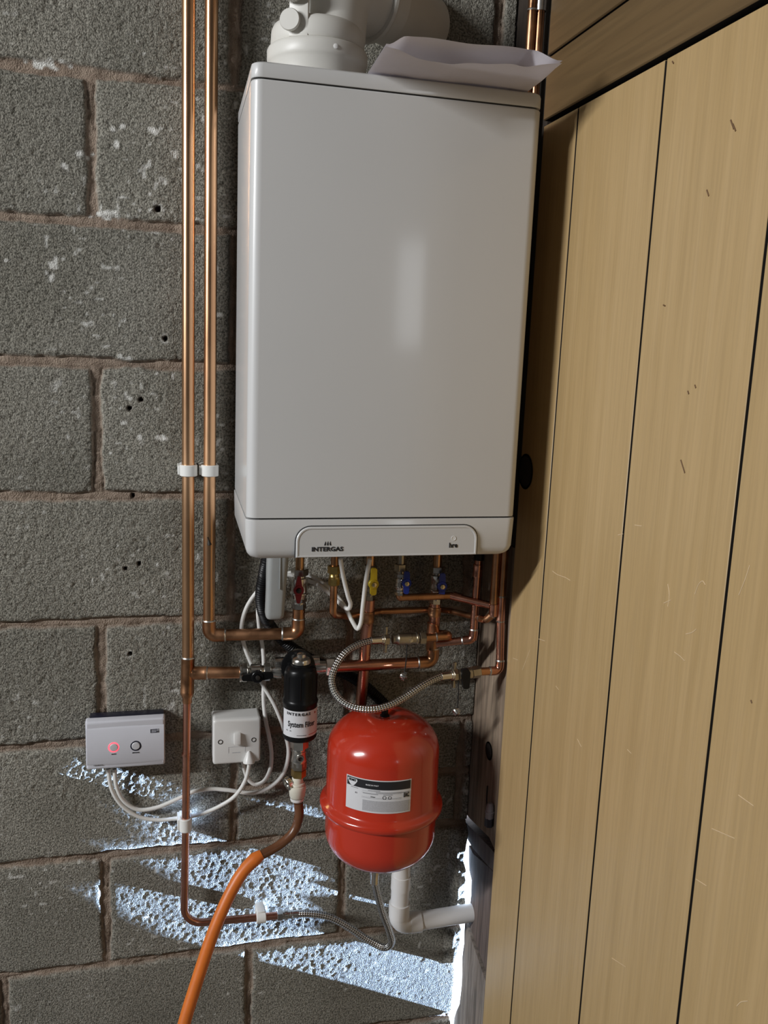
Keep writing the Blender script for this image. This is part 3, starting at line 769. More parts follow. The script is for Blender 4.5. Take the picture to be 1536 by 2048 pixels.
# ---- second riser: down, elbow, right, elbow, up to the red valve
P2T = (.0790, -.035, 3.70); E1 = (0.0781, -0.0350, 1.0838); E2 = (0.2346, -0.0520, 1.0868)
riser2 = thing('copper_pipe', 'tall copper pipe beside the boiler, elbowing right to the red-levered valve', 'pipe', P2T)
V1X, V1Y = E2[0], E2[1]
straight(riser2, P2T, (E1[0], E1[1], E1[2] + .03), R22)
elbow(riser2, P2T, E1, E2, R22, 'copper_dull')
straight(riser2, (E1[0] + .02, E1[1] - .002, E1[2]), (E2[0] - .02, E2[1] + .002, E2[2]), R22, 'copper_dull')
V1B = (V1X, V1Y, (0.2340, -0.0520, 1.1334)[2])
elbow(riser2, E1, E2, V1B, R22, 'copper_dull')
straight(riser2, (V1X, V1Y, E2[2] + .02), V1B, R22 * 1.05, 'copper_dull')
tube('tarnish_drip', resample([Vector((0.0744, -0.0455, 1.2646)), Vector((0.0761, -0.0460, 1.2594)), Vector((0.0779, -0.0460, 1.2506))], .002), .0012, 'tarn', riser2, 10, rf=lambda s: .0009 + .0030 * max(0, min(1, (s - .005) / .008)) * (1 if s < .0145 else .5))
ball_valve('isolating_valve', 'isolating valve with dark red lever above the copper elbow', 'valve', V1X, V1Y, (0.2333, -0.0520, 1.2070)[2], V1B[2], .0140, 'redlever',
           (0.2287, -0.0820, 1.1761), (.0245, .0235), .0092, .0030, group='valves under the boiler')
stub = thing('copper_tail', 'short copper tail between the red-levered valve and the boiler', 'pipe', (V1X, V1Y, 1.20), 'copper tails under the boiler')
straight(stub, (V1X, V1Y, (0.2333, -0.0520, 1.2051)[2]), (V1X, V1Y, 1.2865), .0078)

# ---- brass coupling and thin hot pipe running behind to the corner
HX = (0.2876, -0.1000, 1.1930)
hot = thing('copper_pipe', 'thin copper pipe from the brass coupling looping along the wall to the corner', 'pipe', HX)
hp = [Vector((HX[0], -.100, 1.2885))] + [Vector(p) for p in [(0.2880, -0.0980, 1.1346), (0.3239, -0.0600, 1.1178), (0.3897, -0.0300, 1.1158), (0.5061, -0.0300, 1.1157), (0.5260, -0.0450, 1.1157), (0.5599, -0.1320, 1.1254)]]
tube('pipe', fillet(hp[:3], .012) , R15 * .92, 'copper_dull', hot, 18)
tube('rear_pipe', fillet(hp[2:], .02), R15 * .80, 'copper_dull', hot, 18)
hx = Vector((0.5694, -0.1400, 1.1387))
elbow(hot, hp[-2], hp[-1], hx, R15 * .82, 'copper_dull')
HT = Vector((hx.x + .0005, -.140, 1.27)); 
straight(hot, hp[-1], hx, R15 * .85, 'copper_dull')
straight(hot, hx, (HT.x, HT.y, 3.70), R15, 'copper_dull', 'riser')
sleeve(hot, (HT.x, HT.y, 1.135), (HT.x, HT.y, 1.158), R15, 'copper_red')
solder(hot, (HT.x, HT.y, 2.128), (0, 0, 1), R15)
bc = thing('brass_coupling', 'brass compression coupling on the thin copper pipe beside the white cable', 'coupling', (HX[0], -.10, 1.19))
hexnut('nut', (HX[0], -.10, (0.2867, -0.1000, 1.2234)[2]), (0, 0, -1), .014, .0118, 'brass', bc)
lathe('body', (HX[0], -.10, (0.2871, -0.1000, 1.2109)[2]), (0, 0, -1), [(0, .0085), (.006, .0088), (.007, .0095), (.012, .0088)], 'brass', bc)
hexnut('nut', (HX[0], -.10, (0.2874, -0.1000, 1.2011)[2]), (0, 0, -1), .013, .0098, 'brass', bc)

# ---- gas pipe with the yellow lever
GX, GY = (0.3607, -0.0620, 1.1481)[0], -.062
gas = thing('copper_pipe', 'copper gas pipe below the yellow-levered valve, passing behind the red vessel', 'pipe', (GX, GY, 1.19))
straight(gas, (GX, GY, (0.3611, -0.0620, 1.1500)[2]), (GX - .003, GY + .032, .885), R22, 'copper_red')
sleeve(gas, (GX - .0005, GY + .002, 1.128), (GX - .001, GY + .004, 1.105), R22, 'copper_dull')
ball_valve('isolating_valve', 'gas isolating valve with yellow diamond-shaped lever', 'valve', GX, GY, (0.3606, -0.0620, 1.2132)[2], (0.3612, -0.0620, 1.1481)[2], .0105, 'yellow',
           (0.3611, -0.0880, 1.1851), (.0290, .0200), .0092, .0052, body_m='greybrass', group='valves under the boiler')
stub = thing('copper_tail', 'short copper tail between the yellow-levered valve and the boiler', 'pipe', (GX, GY, 1.24), 'copper tails under the boiler')
straight(stub, (GX, GY, (0.3607, -0.0620, 1.2113)[2]), (GX, GY, 1.2865), .0078)

# ---- cold inlet: blue lever, thin elbow, pipe right to the tee in the corner riser
CXX, CYY = (0.4118, -0.0800, 1.1844)[0], -.080
ball_valve('isolating_valve', 'smaller blue-levered valve left of the other blue one, above a thin elbow', 'valve', CXX, CYY, (0.4120, -0.0800, 1.2019)[2], (0.4129, -0.0800, 1.1611)[2], .0092, 'blue',
           (0.4177, -0.1020, 1.1893), (.0210, .0195), .0085, .0046, body_m='chrome', group='valves under the boiler', lev_n=(-.12, -1, 0))
stub = thing('plated_tail', 'plated tail between the smaller blue-levered valve and the boiler', 'pipe', (CXX, CYY, 1.235), 'copper tails under the boiler')
bm = bmesh.new(); add_hex(bm, (CXX, CYY, (0.4112, -0.0800, 1.2194)[2]), (0, 0, -1), .013, .0115); add_tube(bm, [(CXX, CYY, (0.4120, -0.0800, 1.2019)[2]), (CXX, CYY, 1.2865)], .0075); finish(bm, 'tail_nut', 'greybrass', stub)
cold = thing('copper_pipe', 'copper pipe from the smaller blue valve across to the rightmost riser', 'pipe', (CXX, CYY, 1.19))
CJ = Vector((0.5838, -0.1400, 1.1493))
cp = [Vector((CXX, CYY, (0.4128, -0.0800, 1.1630)[2])), Vector((0.4149, -0.0800, 1.1564)), Vector((0.4552, -0.0800, 1.1571)), Vector((0.5116, -0.0820, 1.1569))]
tube('pipe', fillet([cp[0], Vector((CXX, CYY, cp[1].z)), Vector((cp[3].x, CYY - .002, cp[1].z + .001))], .014), R15 * .92, 'copper_dull', cold, 18)
straight(cold, (cp[3].x - .004, CYY - .002, cp[1].z + .001), CJ, R15 * .95, 'copper_red', 'cross_pipe')
sleeve(cold, Vector((cp[3].x, CYY - .002, cp[1].z + .001)).lerp(CJ, .02), Vector((cp[3].x, CYY - .002, cp[1].z + .001)).lerp(CJ, .20), R15, 'copper_red')
# ---- rightmost riser in the corner, elbow at the foot to the stop valve
KB = Vector((0.5864, -0.1460, 1.0341)); KX = KB.x - .001
corner = thing('copper_pipe', 'rightmost copper pipe in the corner, elbowing left to the black-levered stop valve', 'pipe', (KX, -.140, 1.2))
KT = Vector((CJ.x, -.140, 1.20))
straight(corner, (CJ.x, -.138, 3.70), CJ, R15 * 1.02, 'copper_dull', 'riser')
straight(corner, CJ, (KB.x, KB.y, KB.z + .012), R15 * 1.02, 'copper_red')
sleeve(corner, CJ + Vector((0, 0, .022)), CJ - Vector((.0, 0.001, .024)), R15, 'copper_red', 'tee')
solder(corner, CJ + Vector((0, 0, .021)), (0, 0, 1), R15); solder(corner, CJ - Vector((0, 0.001, .023)), (0, 0, -1), R15)
lathe('grey_coupling', (CJ.x, -.138, 2.128), (0, 0, 1), [(0, R15), (.001, R15 * 1.35), (.022, R15 * 1.4), (.024, R15)], 'solder', corner, 22)
KL = Vector((0.5336, -0.1500, 1.0355))
elbow(corner, (KB.x, KB.y, KB.z + .1), KB, KL, R15, 'copper_red')
straight(corner, KB.lerp(KL, .2), KL, R15, 'copper_dull', 'tail')

# ---- return pipe: blue lever, 22 mm down through a tee, elbow left to the filter
RX, RY = (0.4868, -0.0550, 1.1134)[0], -.055
RB = Vector((0.4887, -0.0550, 1.0217)); RBX = RB.x
ball_valve('isolating_valve', 'larger blue-levered valve on the thick copper return pipe', 'valve', RX + .0015, RY, (0.4858, -0.0550, 1.2069)[2], (0.4857, -0.0550, 1.1355)[2], .0132, 'blue',
           (0.4901, -0.0830, 1.1766), (.0240, .0225), .0092, .0050, body_m='chrome', group='valves under the boiler', lev_n=(-.1, -1, 0))
stub = thing('copper_tail', 'short copper tail between the larger blue-levered valve and the boiler', 'pipe', (RX, RY, 1.24), 'copper tails under the boiler')
straight(stub, (RX + .0015, RY, (0.4859, -0.0550, 1.2050)[2]), (RX + .0015, RY, 1.2865), .0080)
ret = thing('copper_pipe', 'thick copper return pipe below the larger blue valve, turning left to the black filter', 'pipe', (RX, RY, 1.17))
straight(ret, (RX + .001, RY, (0.4856, -0.0550, 1.1375)[2]), (RB.x, RB.y, RB.z + .02), R22, 'copper_red')
sleeve(ret, (RX + .001, RY, (0.4860, -0.0550, 1.1298)[2]), (RX + .0005, RY, (0.4869, -0.0550, 1.1114)[2]), R22, 'copper_dull')
sleeve(ret, (RX, RY, (0.4866, -0.0550, 1.0989)[2]), (RX - .0003, RY, (0.4884, -0.0550, 1.0453)[2]), R22, 'copper_dull', 'tee')
RL = Vector((0.2891, -0.0550, 1.0219))
elbow(ret, (RB.x, RB.y, RB.z + .1), RB, RL, R22, 'copper_dull')
straight(ret, RB.lerp(RL, .1), RL, R22, 'copper_red', 'horizontal_pipe')
# the tee's small branch swings forward and back left to the filling valve
FVY = -.098
tb = [Vector((0.4888, -0.0550, 1.0765)), Vector((0.5115, -0.0600, 1.0772)), Vector((0.5027, -0.0980, 1.0864)), Vector((0.4564, -0.0980, 1.0846))]
tube('branch', fillet(tb, .011), R15 * 1.08, 'copper_dull', ret, 18)
solder(ret, tb[2].lerp(tb[3], .5), tb[3] - tb[2], R15)

# ---- discharge pipe from the relief valve
DX, DY = (0.5478, -0.1050, 1.1549)[0], -.105
prv = thing('copper_pipe', 'dark copper discharge pipe left of the two corner risers, bending left behind the return', 'pipe', (DX, DY, 1.28))
DB = Vector((0.5476, -0.1050, 1.0802)); DL = Vector((0.4839, -0.0850, 1.0685))
straight(prv, (DX + .002, DY, 1.2860), (DB.x, DY, DB.z), R15, 'copper_red')
sleeve(prv, (DX + .001, DY, 1.222), (DX + .0005, DY, 1.198), R15 * 1.08, 'copper_red')
lathe('black_nut', (DX + .002, DY, 1.2500), (0, 0, -1), [(0, R15 * 1.05), (0, R15 * 1.35), (.020, R15 * 1.3), (.021, R15)], 'black', prv)
elbow(prv, (DB.x, DY, DB.z + .1), DB, DL, R15, 'copper_red')
straight(prv, DB.lerp(DL, .1), DL, R15, 'copper_red', 'horizontal_pipe')

# ---- filling loop
fv0 = Vector((0.4592, -0.0980, 1.0844)); fv1 = Vector((0.3814, -0.1000, 1.0856)); fd = A(fv0, fv1); fl = (fv1 - fv0).length
fvalve = thing('filling_valve', 'plated check valve at the upper end of the braided filling hose', 'valve', fv0)
hexnut('nut', fv0, fd, .012, .0110, 'greybrass', fvalve)
lathe('body', fv0 + fd * .012, fd, [(0, .008), (.002, .0095), (.004, .0118), (.006, .0118), (.007, .0098), (.016, .0098), (.017, .0112), (.040, .0112), (.042, .0095), (.046, .0085), (.050, .0085)], 'greybrass', fvalve, 26)
lathe('slotted_screw', fv0 + fd * .030 + Vector((0, -.0100, 0)), (0, -1, 0), [(0, .0036), (.002, .0034), (.0022, .0003)], 'chrome', fvalve, 16)
ls0 = Vector((0.4967, -0.1520, 1.0317))
hosepts = [(0.3805, -0.1000, 1.0851), (0.3597, -0.1030, 1.0857), (0.3311, -0.1100, 1.0810), (0.3070, -0.1200, 1.0709), (0.2877, -0.1320, 1.0497), (0.2803, -0.1420, 1.0293), (0.2857, -0.1580, 1.0100), (0.3064, -0.1780, 0.9971), (0.3387, -0.1900, 0.9939), (0.3691, -0.1900, 0.9983), (0.4016, -0.1820, 1.0093), (0.4400, -0.1700, 1.0260), (0.4707, -0.1580, 1.0326), (0.4957, -0.1520, 1.0322)]
loop = thing('braided_hose', 'looped stainless braided filling hose curling in front of the red vessel top', 'hose', hosepts[0])
tube('braid', resample(hosepts, .004), .0062, 'braid', loop, 18, uv=True)
hp_ = resample(hosepts, .004)
for a, b, sg in ((hp_[0], hp_[5], 1), (hp_[-1], hp_[-6], -1)):
    d = A(a, b)
    lathe('ferrule', Vector(a) - d * .004, d, [(0, .0060), (.004, .0068), (.005, .0088), (.0075, .0088), (.008, .0072), (.028, .0070), (.0285, .0062)], 'chrome', loop, 22)
    bm = bmesh.new()
    c = Vector(a) - d * .009
    add_hex(bm, c, d, .010, .0112, turn=.5)
    for up in (1, -1):
        add_box(bm, (c.x + d.x * .005 - .0028, c.y - .0026, c.z + (up * .0165 if up > 0 else -.0165) - .0075), (c.x + d.x * .005 + .0028, c.y + .0026, c.z + (up * .0165) + .0075), .0012)
    finish(bm, 'wing_nut', 'greybrass', loop)
sv0 = Vector((0.5069, -0.1520, 1.0321)); sv1 = Vector((0.5449, -0.1500, 1.0359)); sd_ = A(sv0, sv1)
stop = thing('stop_valve', 'plated stop valve with downturned black lever near the corner post', 'valve', sv0)
lathe('body', sv0, sd_, [(0, .0085), (.008, .009), (.010, .0105), (.024, .0105), (.026, .008), (.032, .008)], 'greybrass', stop, 24)
hexnut('nut', sv1 - sd_ * .013, sd_, .016, .0108, 'greybrass', stop)
lc = Vector((0.5171, -0.1650, 1.0374))
bm = bmesh.new()
add_poly(bm, [(lc.x + a, lc.y, lc.z + b) for a, b in ((-.0075, .008), (.0035, .009), (.0075, .003), (.007, -.024), (.0055, -.027), (-.0030, -.027), (-.0045, -.020), (-.0085, -.004))], (0, .010, 0))
finish(bm, 'lever', 'black', stop)
def cap_on_cord(label, a, b, r, axis):
    t = thing('blanking_cap', label, 'cap', b, 'blanking caps on cords')
    cd = tube('cord', resample([a, Vector(a).lerp(Vector(b), .5) + Vector((.0012, 0, 0)), b], .006), .0011, 'cord', t, 8)
    ax = Vector(axis).normalized()
    bm = bmesh.new(); c = Vector(b) - ax * .006
    add_lathe(bm, c, ax, [(0, r * .55), (0, r * .9), (.002, r), (.009, r), (.0095, r * .8), (.0095, r * .4), (.012, r * .38), (.0122, .0003)], 24)
    x, y = frame(ax)
    for k in range(12):
        q = c + ax * .003 + r * (math.cos(k * PI / 6) * x + math.sin(k * PI / 6) * y); add_tube(bm, [q, q + ax * .006], r * .13, 6)
    finish(bm, 'knurled_cap', 'chrome', t)
cap_on_cord('plated blanking cap hanging on a black cord below the filling valve', (0.4216, -0.1100, 1.0779), (0.4181, -0.1120, 1.0196), .0072, (.86, -.42, -.30))
cap_on_cord('small plated cap dangling on a cord below the stop valve near the post', (0.5054, -0.1580, 1.0233), (0.5052, -0.1600, 0.9659), .0062, (.55, -.55, -.62))

# ================================================================== FILTER
FX, FY = .2335, -.100
flt = thing('magnetic_filter', 'black cylindrical system filter canister with a white label', 'filter', (FX, FY, .912))
lathe('canister', (FX, FY, .9120), (0, 0, 1), [(0, .020), (0, .0285), (.003, .0305), (.006, .0305), (.0065, .0300), (.062, .0300), (.066, .0312), (.070, .0312), (.073, .0300), (.075, .0290), (.118, .0286), (.126, .0272), (.131, .0245), (.133, .0200), (.134, .0180), (.137, .0175), (.138, .012)], 'black', flt, 48)
bm = bmesh.new()
for k in range(8):
    a = -0.15 + k * PI / 4; x, y = FX + .0287 * math.sin(a), FY - .0287 * math.cos(a); add_tube(bm, [(x, y, .990), (x, y, 1.030)], .0009, 8)
finish(bm, 'ribs', 'black', flt)
lathe('bleed_screw', (FX, FY, 1.0485), (0, 0, 1), [(0, .0150), (.0015, .0165), (.006, .0165), (.009, .0150), (.011, .0100), (.012, .0080), (.017, .0075), (.019, .005), (.0192, .0003)], 'chrome', flt, 32)
bm = bmesh.new()
add_lathe(bm, (FX, -.052, 1.033), (0, -1, 0), [(0, .022), (.002, .026), (.022, .0275), (.024, .0265), (.024, .020)], 40)
add_tube(bm, [(FX - .04, -.052, 1.033), (FX + .04, -.052, 1.033)], .0105, 24)
finish(bm, 'head', 'chrome', flt)
lathe('head_clamp', (FX - .002, -.074, 1.034), (0, -1, 0), [(0, .0285), (.001, .0305), (.006, .0305), (.007, .0285)], 'black', flt, 40)
bm = bmesh.new(); th0, th1 = math.radians(-78), math.radians(78)
cyl_patch(bm, (FX, FY), .0302, th0, th1, .9225, .9710, n=40)
lb = finish(bm, 'label', 'label', flt)
text_bent('INTERGAS', .0068, (FX, FY), .0308, math.radians(-14), .9655, 'ink', lb, sx=1.12, bold=.03, spacing=1.35)
text_bent('System Filter', .0142, (FX, FY), .0308, math.radians(-2), .9465, 'ink', lb, sx=.70, bold=.012)
text_bent('x', .006, (FX, FY), .0308, math.radians(48), .9655, 'red', lb, bold=.03)
bm = bmesh.new()
cyl_patch(bm, (FX, FY), .0306, math.radians(22), math.radians(66), .9268, .9276, n=10)
finish(bm, 'red_line', 'red', lb)
bm = bmesh.new()
cyl_patch(bm, (FX, FY), .0306, math.radians(-18), math.radians(14), .9262, .9274, n=10)
for k in (-58, -44):
    a = math.radians(k)
    cyl_patch(bm, (FX, FY), .0306, a, a + .13, .9330, .9340, n=3); cyl_patch(bm, (FX, FY), .0306, a + .03, a + .10, .9340, .9352, n=3)
finish(bm, 'small_marks', 'greyink', lb)
# left-hand valve on the branch, with black butterfly lever
lv0 = Vector((0.1302, -0.0490, 1.0173)); lv1 = Vector((0.2049, -0.0520, 1.0165)); ld = A(lv0, lv1); ll = (lv1 - lv0).length
lvv = thing('isolating_valve', 'plated valve with black butterfly lever left of the black filter', 'valve', lv0)
lathe('collar', lv0, ld, [(0, .013), (.001, .0172), (.004, .0172), (.005, .014)], 'chrome', lvv, 30)
hexnut('nut', lv0 + ld * .004, ld, .011, .0165, 'chrome', lvv)
lathe('body', lv0 + ld * .015, ld, [(0, .009), (.004, .0095), (.006, .0145), (.022, .0150), (.026, .0120), (.030, .0120), (.031, .009)], 'chrome', lvv, 26)
hexnut('nut', lv0 + ld * .044, ld, .012, .0160, 'chrome', lvv, turn=.1)
lathe('tail', lv0 + ld * .056, ld, [(0, .010), (.006, .0105), (.012, .0125), (ll - .056, .0125)], 'chrome', lvv, 24)
lh = Vector((0.1599, -0.0800, 1.0201))
bm = bmesh.new(); add_tube(bm, [lv0 + ld * .030, lh], .007, 16); finish(bm, 'stem', 'chrome', lvv)
lev = lever_shape(lvv, lh, (1, 0, .04), (.0275, .0275), .0108, .0052, 'black')
bm = bmesh.new(); add_lathe(bm, lh + Vector((0, -.004, 0)), (0, -1, 0), [(0, .0042), (.004, .0040), (.0045, .0025), (.0046, .0003)], 16); finish(bm, 'screw', 'iron', lev)
# right-hand union
rv0 = Vector((0.3011, -0.0550, 1.0222)); rd = Vector((-1, 0, 0))
uni = thing('union', 'plated union joining the return pipe to the right of the black filter', 'union', rv0)
hexnut('nut', rv0, rd, .016, .0165, 'chrome', uni)
lathe('collar', rv0 - rd * .003, rd, [(0, .0125), (.001, .0170), (.004, .0170), (.005, .013)], 'chrome', uni, 30)
lathe('tail', rv0 + rd * .015, rd, [(0, .0115), (.012, .0115), (.02, .0105)], 'chrome', uni, 24)

# ---- drain valve and hose connection under the filter
dv = thing('drain_valve', 'plated drain valve with brass adaptor under the black filter', 'valve', (FX, FY, .83))
hexnut('nut', (FX, FY, .9100), (0, 0, -1), .020, .0165, 'chrome', dv)
lathe('body', (FX, FY, .8905), (0, 0, -1), [(0, .0115), (.004, .0125), (.0045, .0142), (.006, .0142), (.0065, .0125), (.018, .0135), (.022, .0150), (.024, .0150), (.025, .0125), (.034, .0125)], 'chrome', dv, 28)
hexnut('lower_nut', (FX, FY, .8640), (0, 0, -1), .014, .0140, 'greybrass', dv)
hexnut('brass_adaptor', (FX, FY, .8495), (0, 0, -1), .0145, .0136, 'brass', dv)
bm = bmesh.new(); add_lathe(bm, (FX, FY - .011, .8765), (0, -1, 0), [(0, .0066), (.006, .0066), (.007, .006), (.007, .004), (.004, .0035), (.004, .0003)], 22)
finish(bm, 'screw_socket', 'chrome', dv)
bm = bmesh.new(); add_lathe(bm, (FX, FY - .014, .8765), (0, -1, 0), [(0, .0036), (.002, .0034), (.0022, .0003)], 14); finish(bm, 'screw', 'iron', dv)
pf = thing('push_fit_connector', 'cream plastic push-fit connector at the top of the orange hose', 'connector', (FX - .001, FY, .79))
PX = FX - .0015
lathe('body', (PX, FY, .8360), (0, 0, -1), [(0, .0090), (.001, .0098), (.012, .0102), (.0125, .0125), (.0150, .0135), (.0155, .0125), (.017, .0125), (.0175, .0145), (.021, .0155), (.024, .0155), (.038, .0140), (.041, .0120), (.0415, .0105)], 'cream', pf, 32)
lathe('release_collar', (PX, FY, .7940), (0, 0, -1), [(0, .0105), (.0, .0122), (.003, .0124), (.005, .0118), (.005, .009)], 'wplastic', pf, 28)
cc = Vector((PX - .0165, FY + .002, .8210))
bm = bmesh.new(); ax = Vector((-.80, -.35, -.25)).normalized()
add_lathe(bm, cc - ax * .005, ax, [(0, .006), (0, .0115), (.001, .0120), (.008, .0120), (.009, .0112), (.009, .008), (.006, .0075), (.006, .0003)], 26)
x, y = frame(ax)
for k in range(10):
    q = cc - ax * .004 + .0120 * (math.cos(k * PI / 5) * x + math.sin(k * PI / 5) * y); add_tube(bm, [q, q + ax * .007], .0013, 6)
finish(bm, 'knurled_cap', 'chrome', pf)
bm = bmesh.new(); add_tube(bm, fillet([(PX, FY + .012, .826), (PX - .012, FY + .014, .830), cc + ax * .001], .006), .0016, 10); finish(bm, 'strap', 'iron', pf)
hs = [(0.2347, -0.1000, 0.7830), (0.2359, -0.1020, 0.7585), (0.2268, -0.1060, 0.7321), (0.2028, -0.1120, 0.7125), (0.1626, -0.1220, 0.6983)]
ho = [(0.1680, -0.1210, 0.7010), (0.1572, -0.1230, 0.6956), (0.1356, -0.1300, 0.6789), (0.1141, -0.1400, 0.6499), (0.0840, -0.1580, 0.5921), (0.0551, -0.1800, 0.5181), (0.0292, -0.2050, 0.4460), (0.0103, -0.2300, 0.3757)]
hose = thing('garden_hose', 'orange hose curving down to the floor from the cream push-fit connector', 'hose', hs[0])
tube('inner_hose', resample(hs, .004), .0084, 'brownhose', hose, 22, rf=lambda s: .0084 + .00035 * math.sin(s * 2 * PI / .0075) * (1 if s < .075 else 0))
oh = resample(list(ho) + [(.02, -.30, .08), (-.06, -.36, .0115), (-.25, -.42, .0115), (-.5, -.40, .0115)], .006)
tube('outer_hose', oh, .0112, 'orange', hose, 26, rf=lambda s: .0090 + .0030 * min(1, s / .012) - .0010 * max(0, min(1, (s - .016) / .02)))

# ================================================================== EXPANSION VESSEL
TX, TY = .3775, -.142
tank = thing('expansion_vessel', 'glossy red round expansion vessel on the wall below the boiler', 'vessel', (TX, TY, .66))
R = .0993
prof = [(.018, .012)]
for k in range(0, 11):
    a = k / 10 * PI / 2; prof.append((.018 + .055 * (1 - math.cos(a)), .042 + (R - .042) * math.sin(a)))
prof += [(.112, R), (.118, R), (.1185, .1065), (.1205, .1095), (.1265, .1103), (.1305, .1095), (.1330, .1065), (.1360, .1020), (.140, R), (.228, R * .998)]
for k in range(1, 13):
    a = k / 12 * PI / 2; prof.append((.228 + .062 * math.sin(a), .022 + (R * .998 - .022) * math.cos(a)))
prof += [(.287, .016), (.286, .008)]
TZ = .673
lathe('vessel_body', (TX, TY, TZ), (0, 0, 1), prof, 'red', tank, 72, smooth=50)
lathe('valve_cap', (TX, TY, TZ + .284), (0, 0, 1), [(0, .0085), (.004, .0085), (.005, .0062), (.022, .0058), (.025, .004), (.0252, .0003)], 'black', tank, 18)
lathe('connection', (TX - .006, TY, TZ + .022), (0, 0, -1), [(0, .011), (.012, .011), (.013, .009), (.030, .009)], 'chrome', tank, 20)
bm = bmesh.new(); add_box(bm, (TX - .016, TY + .098, TZ + .08), (TX + .016, .0, TZ + .20), .002); finish(bm, 'wall_bracket', 'iron', tank)
AX = (TX, TY); D = math.radians
RL_ = R + .0004
LZ0, LZ1 = .8162, .8755
bm = bmesh.new(); cyl_patch(bm, AX, RL_, D(-51.5), D(15), LZ0, LZ1, n=40); lab = finish(bm, 'label', 'label', tank)
bm = bmesh.new(); cyl_patch(bm, AX, RL_ + .0003, D(-50.5), D(14), .8588, .8738, n=40); finish(bm, 'black_band', 'ink', lab)
bm = bmesh.new()
pts = [(-.0085, .8722), (.0085, .8722), (.0095, .8690), (.0065, .8640), (.003, .8600), (0, .8592), (-.003, .8600), (-.0065, .8640), (-.0095, .8690)]
ta = D(-44.3)
def bent(u, z, lift): 
    a = ta + u / R; rr = RL_ + lift; return Vector((TX + rr * math.sin(a), TY - rr * math.cos(a), z))
a_ = [bm.verts.new(bent(u, z, .0011)) for u, z in pts]; c_ = bm.verts.new(bent(0, .867, .0012))
for i in range(len(a_)): bm.faces.new((a_[i], a_[(i + 1) % len(a_)], c_))
finish(bm, 'shield_emblem', 'label', lab)
text_bent('ZILMET', .0052, AX, RL_ + .0016, ta, .8696, 'ink', lab, sx=.85, bold=.03)
text_bent('MADE IN ITALY', .0032, AX, RL_ + .0009, D(-24), .8662, 'label', lab, sx=1.0, bold=.02)
text_bent('EAC', .0105, AX, RL_ + .0006, D(10.0), .8480, 'ink', lab, sx=.52, bold=.03)
text_bent('8 l', .0036, AX, RL_ + .0006, D(-40), .8480, 'greyink', lab, bold=.02)
text_bent('3 bar', .0038, AX, RL_ + .0006, D(-23), .8455, 'greyink', lab, bold=.02)
bm = bmesh.new()
for z, t0, t1 in ((.8560, -46, -38), (.8530, -20, 13), (.8500, -33, -18), (.8498, -13, -4), (.8560, -28, -16)):
    cyl_patch(bm, AX, RL_ + .0003, D(t0), D(t1), z, z + .0009, n=10)
for z in (.8545, .8515, .8440, .8422):
    cyl_patch(bm, AX, RL_ + .0003, D(-34), D(5), z, z + .00025, n=14)
finish(bm, 'small_print', 'greyink', lab)
bm = bmesh.new(); cyl_patch(bm, AX, RL_ + .0003, D(-33), D(13), .8190, .8385, n=24); finish(bm, 'grey_panel', 'labelgrey', lab)
bm = bmesh.new()
for u0, rO in ((-.0145, .0032), (-.0055, .0030)):
    c = u0
    ring = []
    for k in range(20):
        a = 2 * PI * k / 20; 
        for rr_ in (rO, rO * .72): ring.append(None)
    o_ = []; i_ = []
    for k in range(20):
        a = 2 * PI * k / 20
        def bb(r_): 
            th = D(-8) + (u0 + .008 + r_ * math.cos(a)) / R; q = RL_ + .0006; return bm.verts.new((TX + q * math.sin(th), TY - q * math.cos(th), .8452 + r_ * math.sin(a)))
        o_.append(bb(rO)); i_.append(bb(rO * .74))
    for k in range(20): bm.faces.new((o_[k], o_[(k + 1) % 20], i_[(k + 1) % 20], i_[k]))
finish(bm, 'round_marks', 'ink', lab)
for o in [lab] + list(lab.children):
    for v in o.data.vertices: v.co.z += .0115

# ---- braided hose from the low copper pipe up into the vessel
tc = Vector(low[3])
cpl = thing('compression_coupling', 'plated compression coupling joining the low copper pipe to the braided hose', 'coupling', tc)
cd = A(low[2], low[3])
hexnut('nut', tc - cd * .004, cd, .011, .0118, 'chrome', cpl)
lathe('body', tc + cd * .007, cd, [(0, .008), (.003, .0082), (.004, .0100), (.009, .0100), (.010, .0075), (.014, .0075)], 'chrome', cpl, 24)
th_ = [(0.2441, -0.0310, 0.5116), (0.2653, -0.0330, 0.5113), (0.3069, -0.0380, 0.5029), (0.3429, -0.0450, 0.4836), (0.3872, -0.0580, 0.4541), (0.4170, -0.0700, 0.4434), (0.4269, -0.0800, 0.4592), (0.4179, -0.0900, 0.4957), (0.3985, -0.1040, 0.5483), (0.3806, -0.1200, 0.6101)] 
th_ = list(th_) + [(TX - .007, TY + .008, .650), (TX - .006, TY, .664)]
vh = thing('braided_hose', 'lower braided hose looping from the low copper pipe up to the red vessel', 'hose', th_[0])
hr = resample(th_, .004)
tube('braid', hr, .0068, 'braid', vh, 18, uv=True)
lathe('ferrule', Vector(hr[0]) - cd * .010, cd, [(0, .0072), (.001, .0082), (.004, .0082), (.005, .0072), (.028, .0074), (.029, .0066)], 'chrome', vh, 22)
lathe('ferrule', (TX - .006, TY, .6645), (0, 0, -1), [(0, .0085), (.010, .0085), (.011, .0074), (.030, .0074), (.031, .0066)], 'chrome', vh, 22)

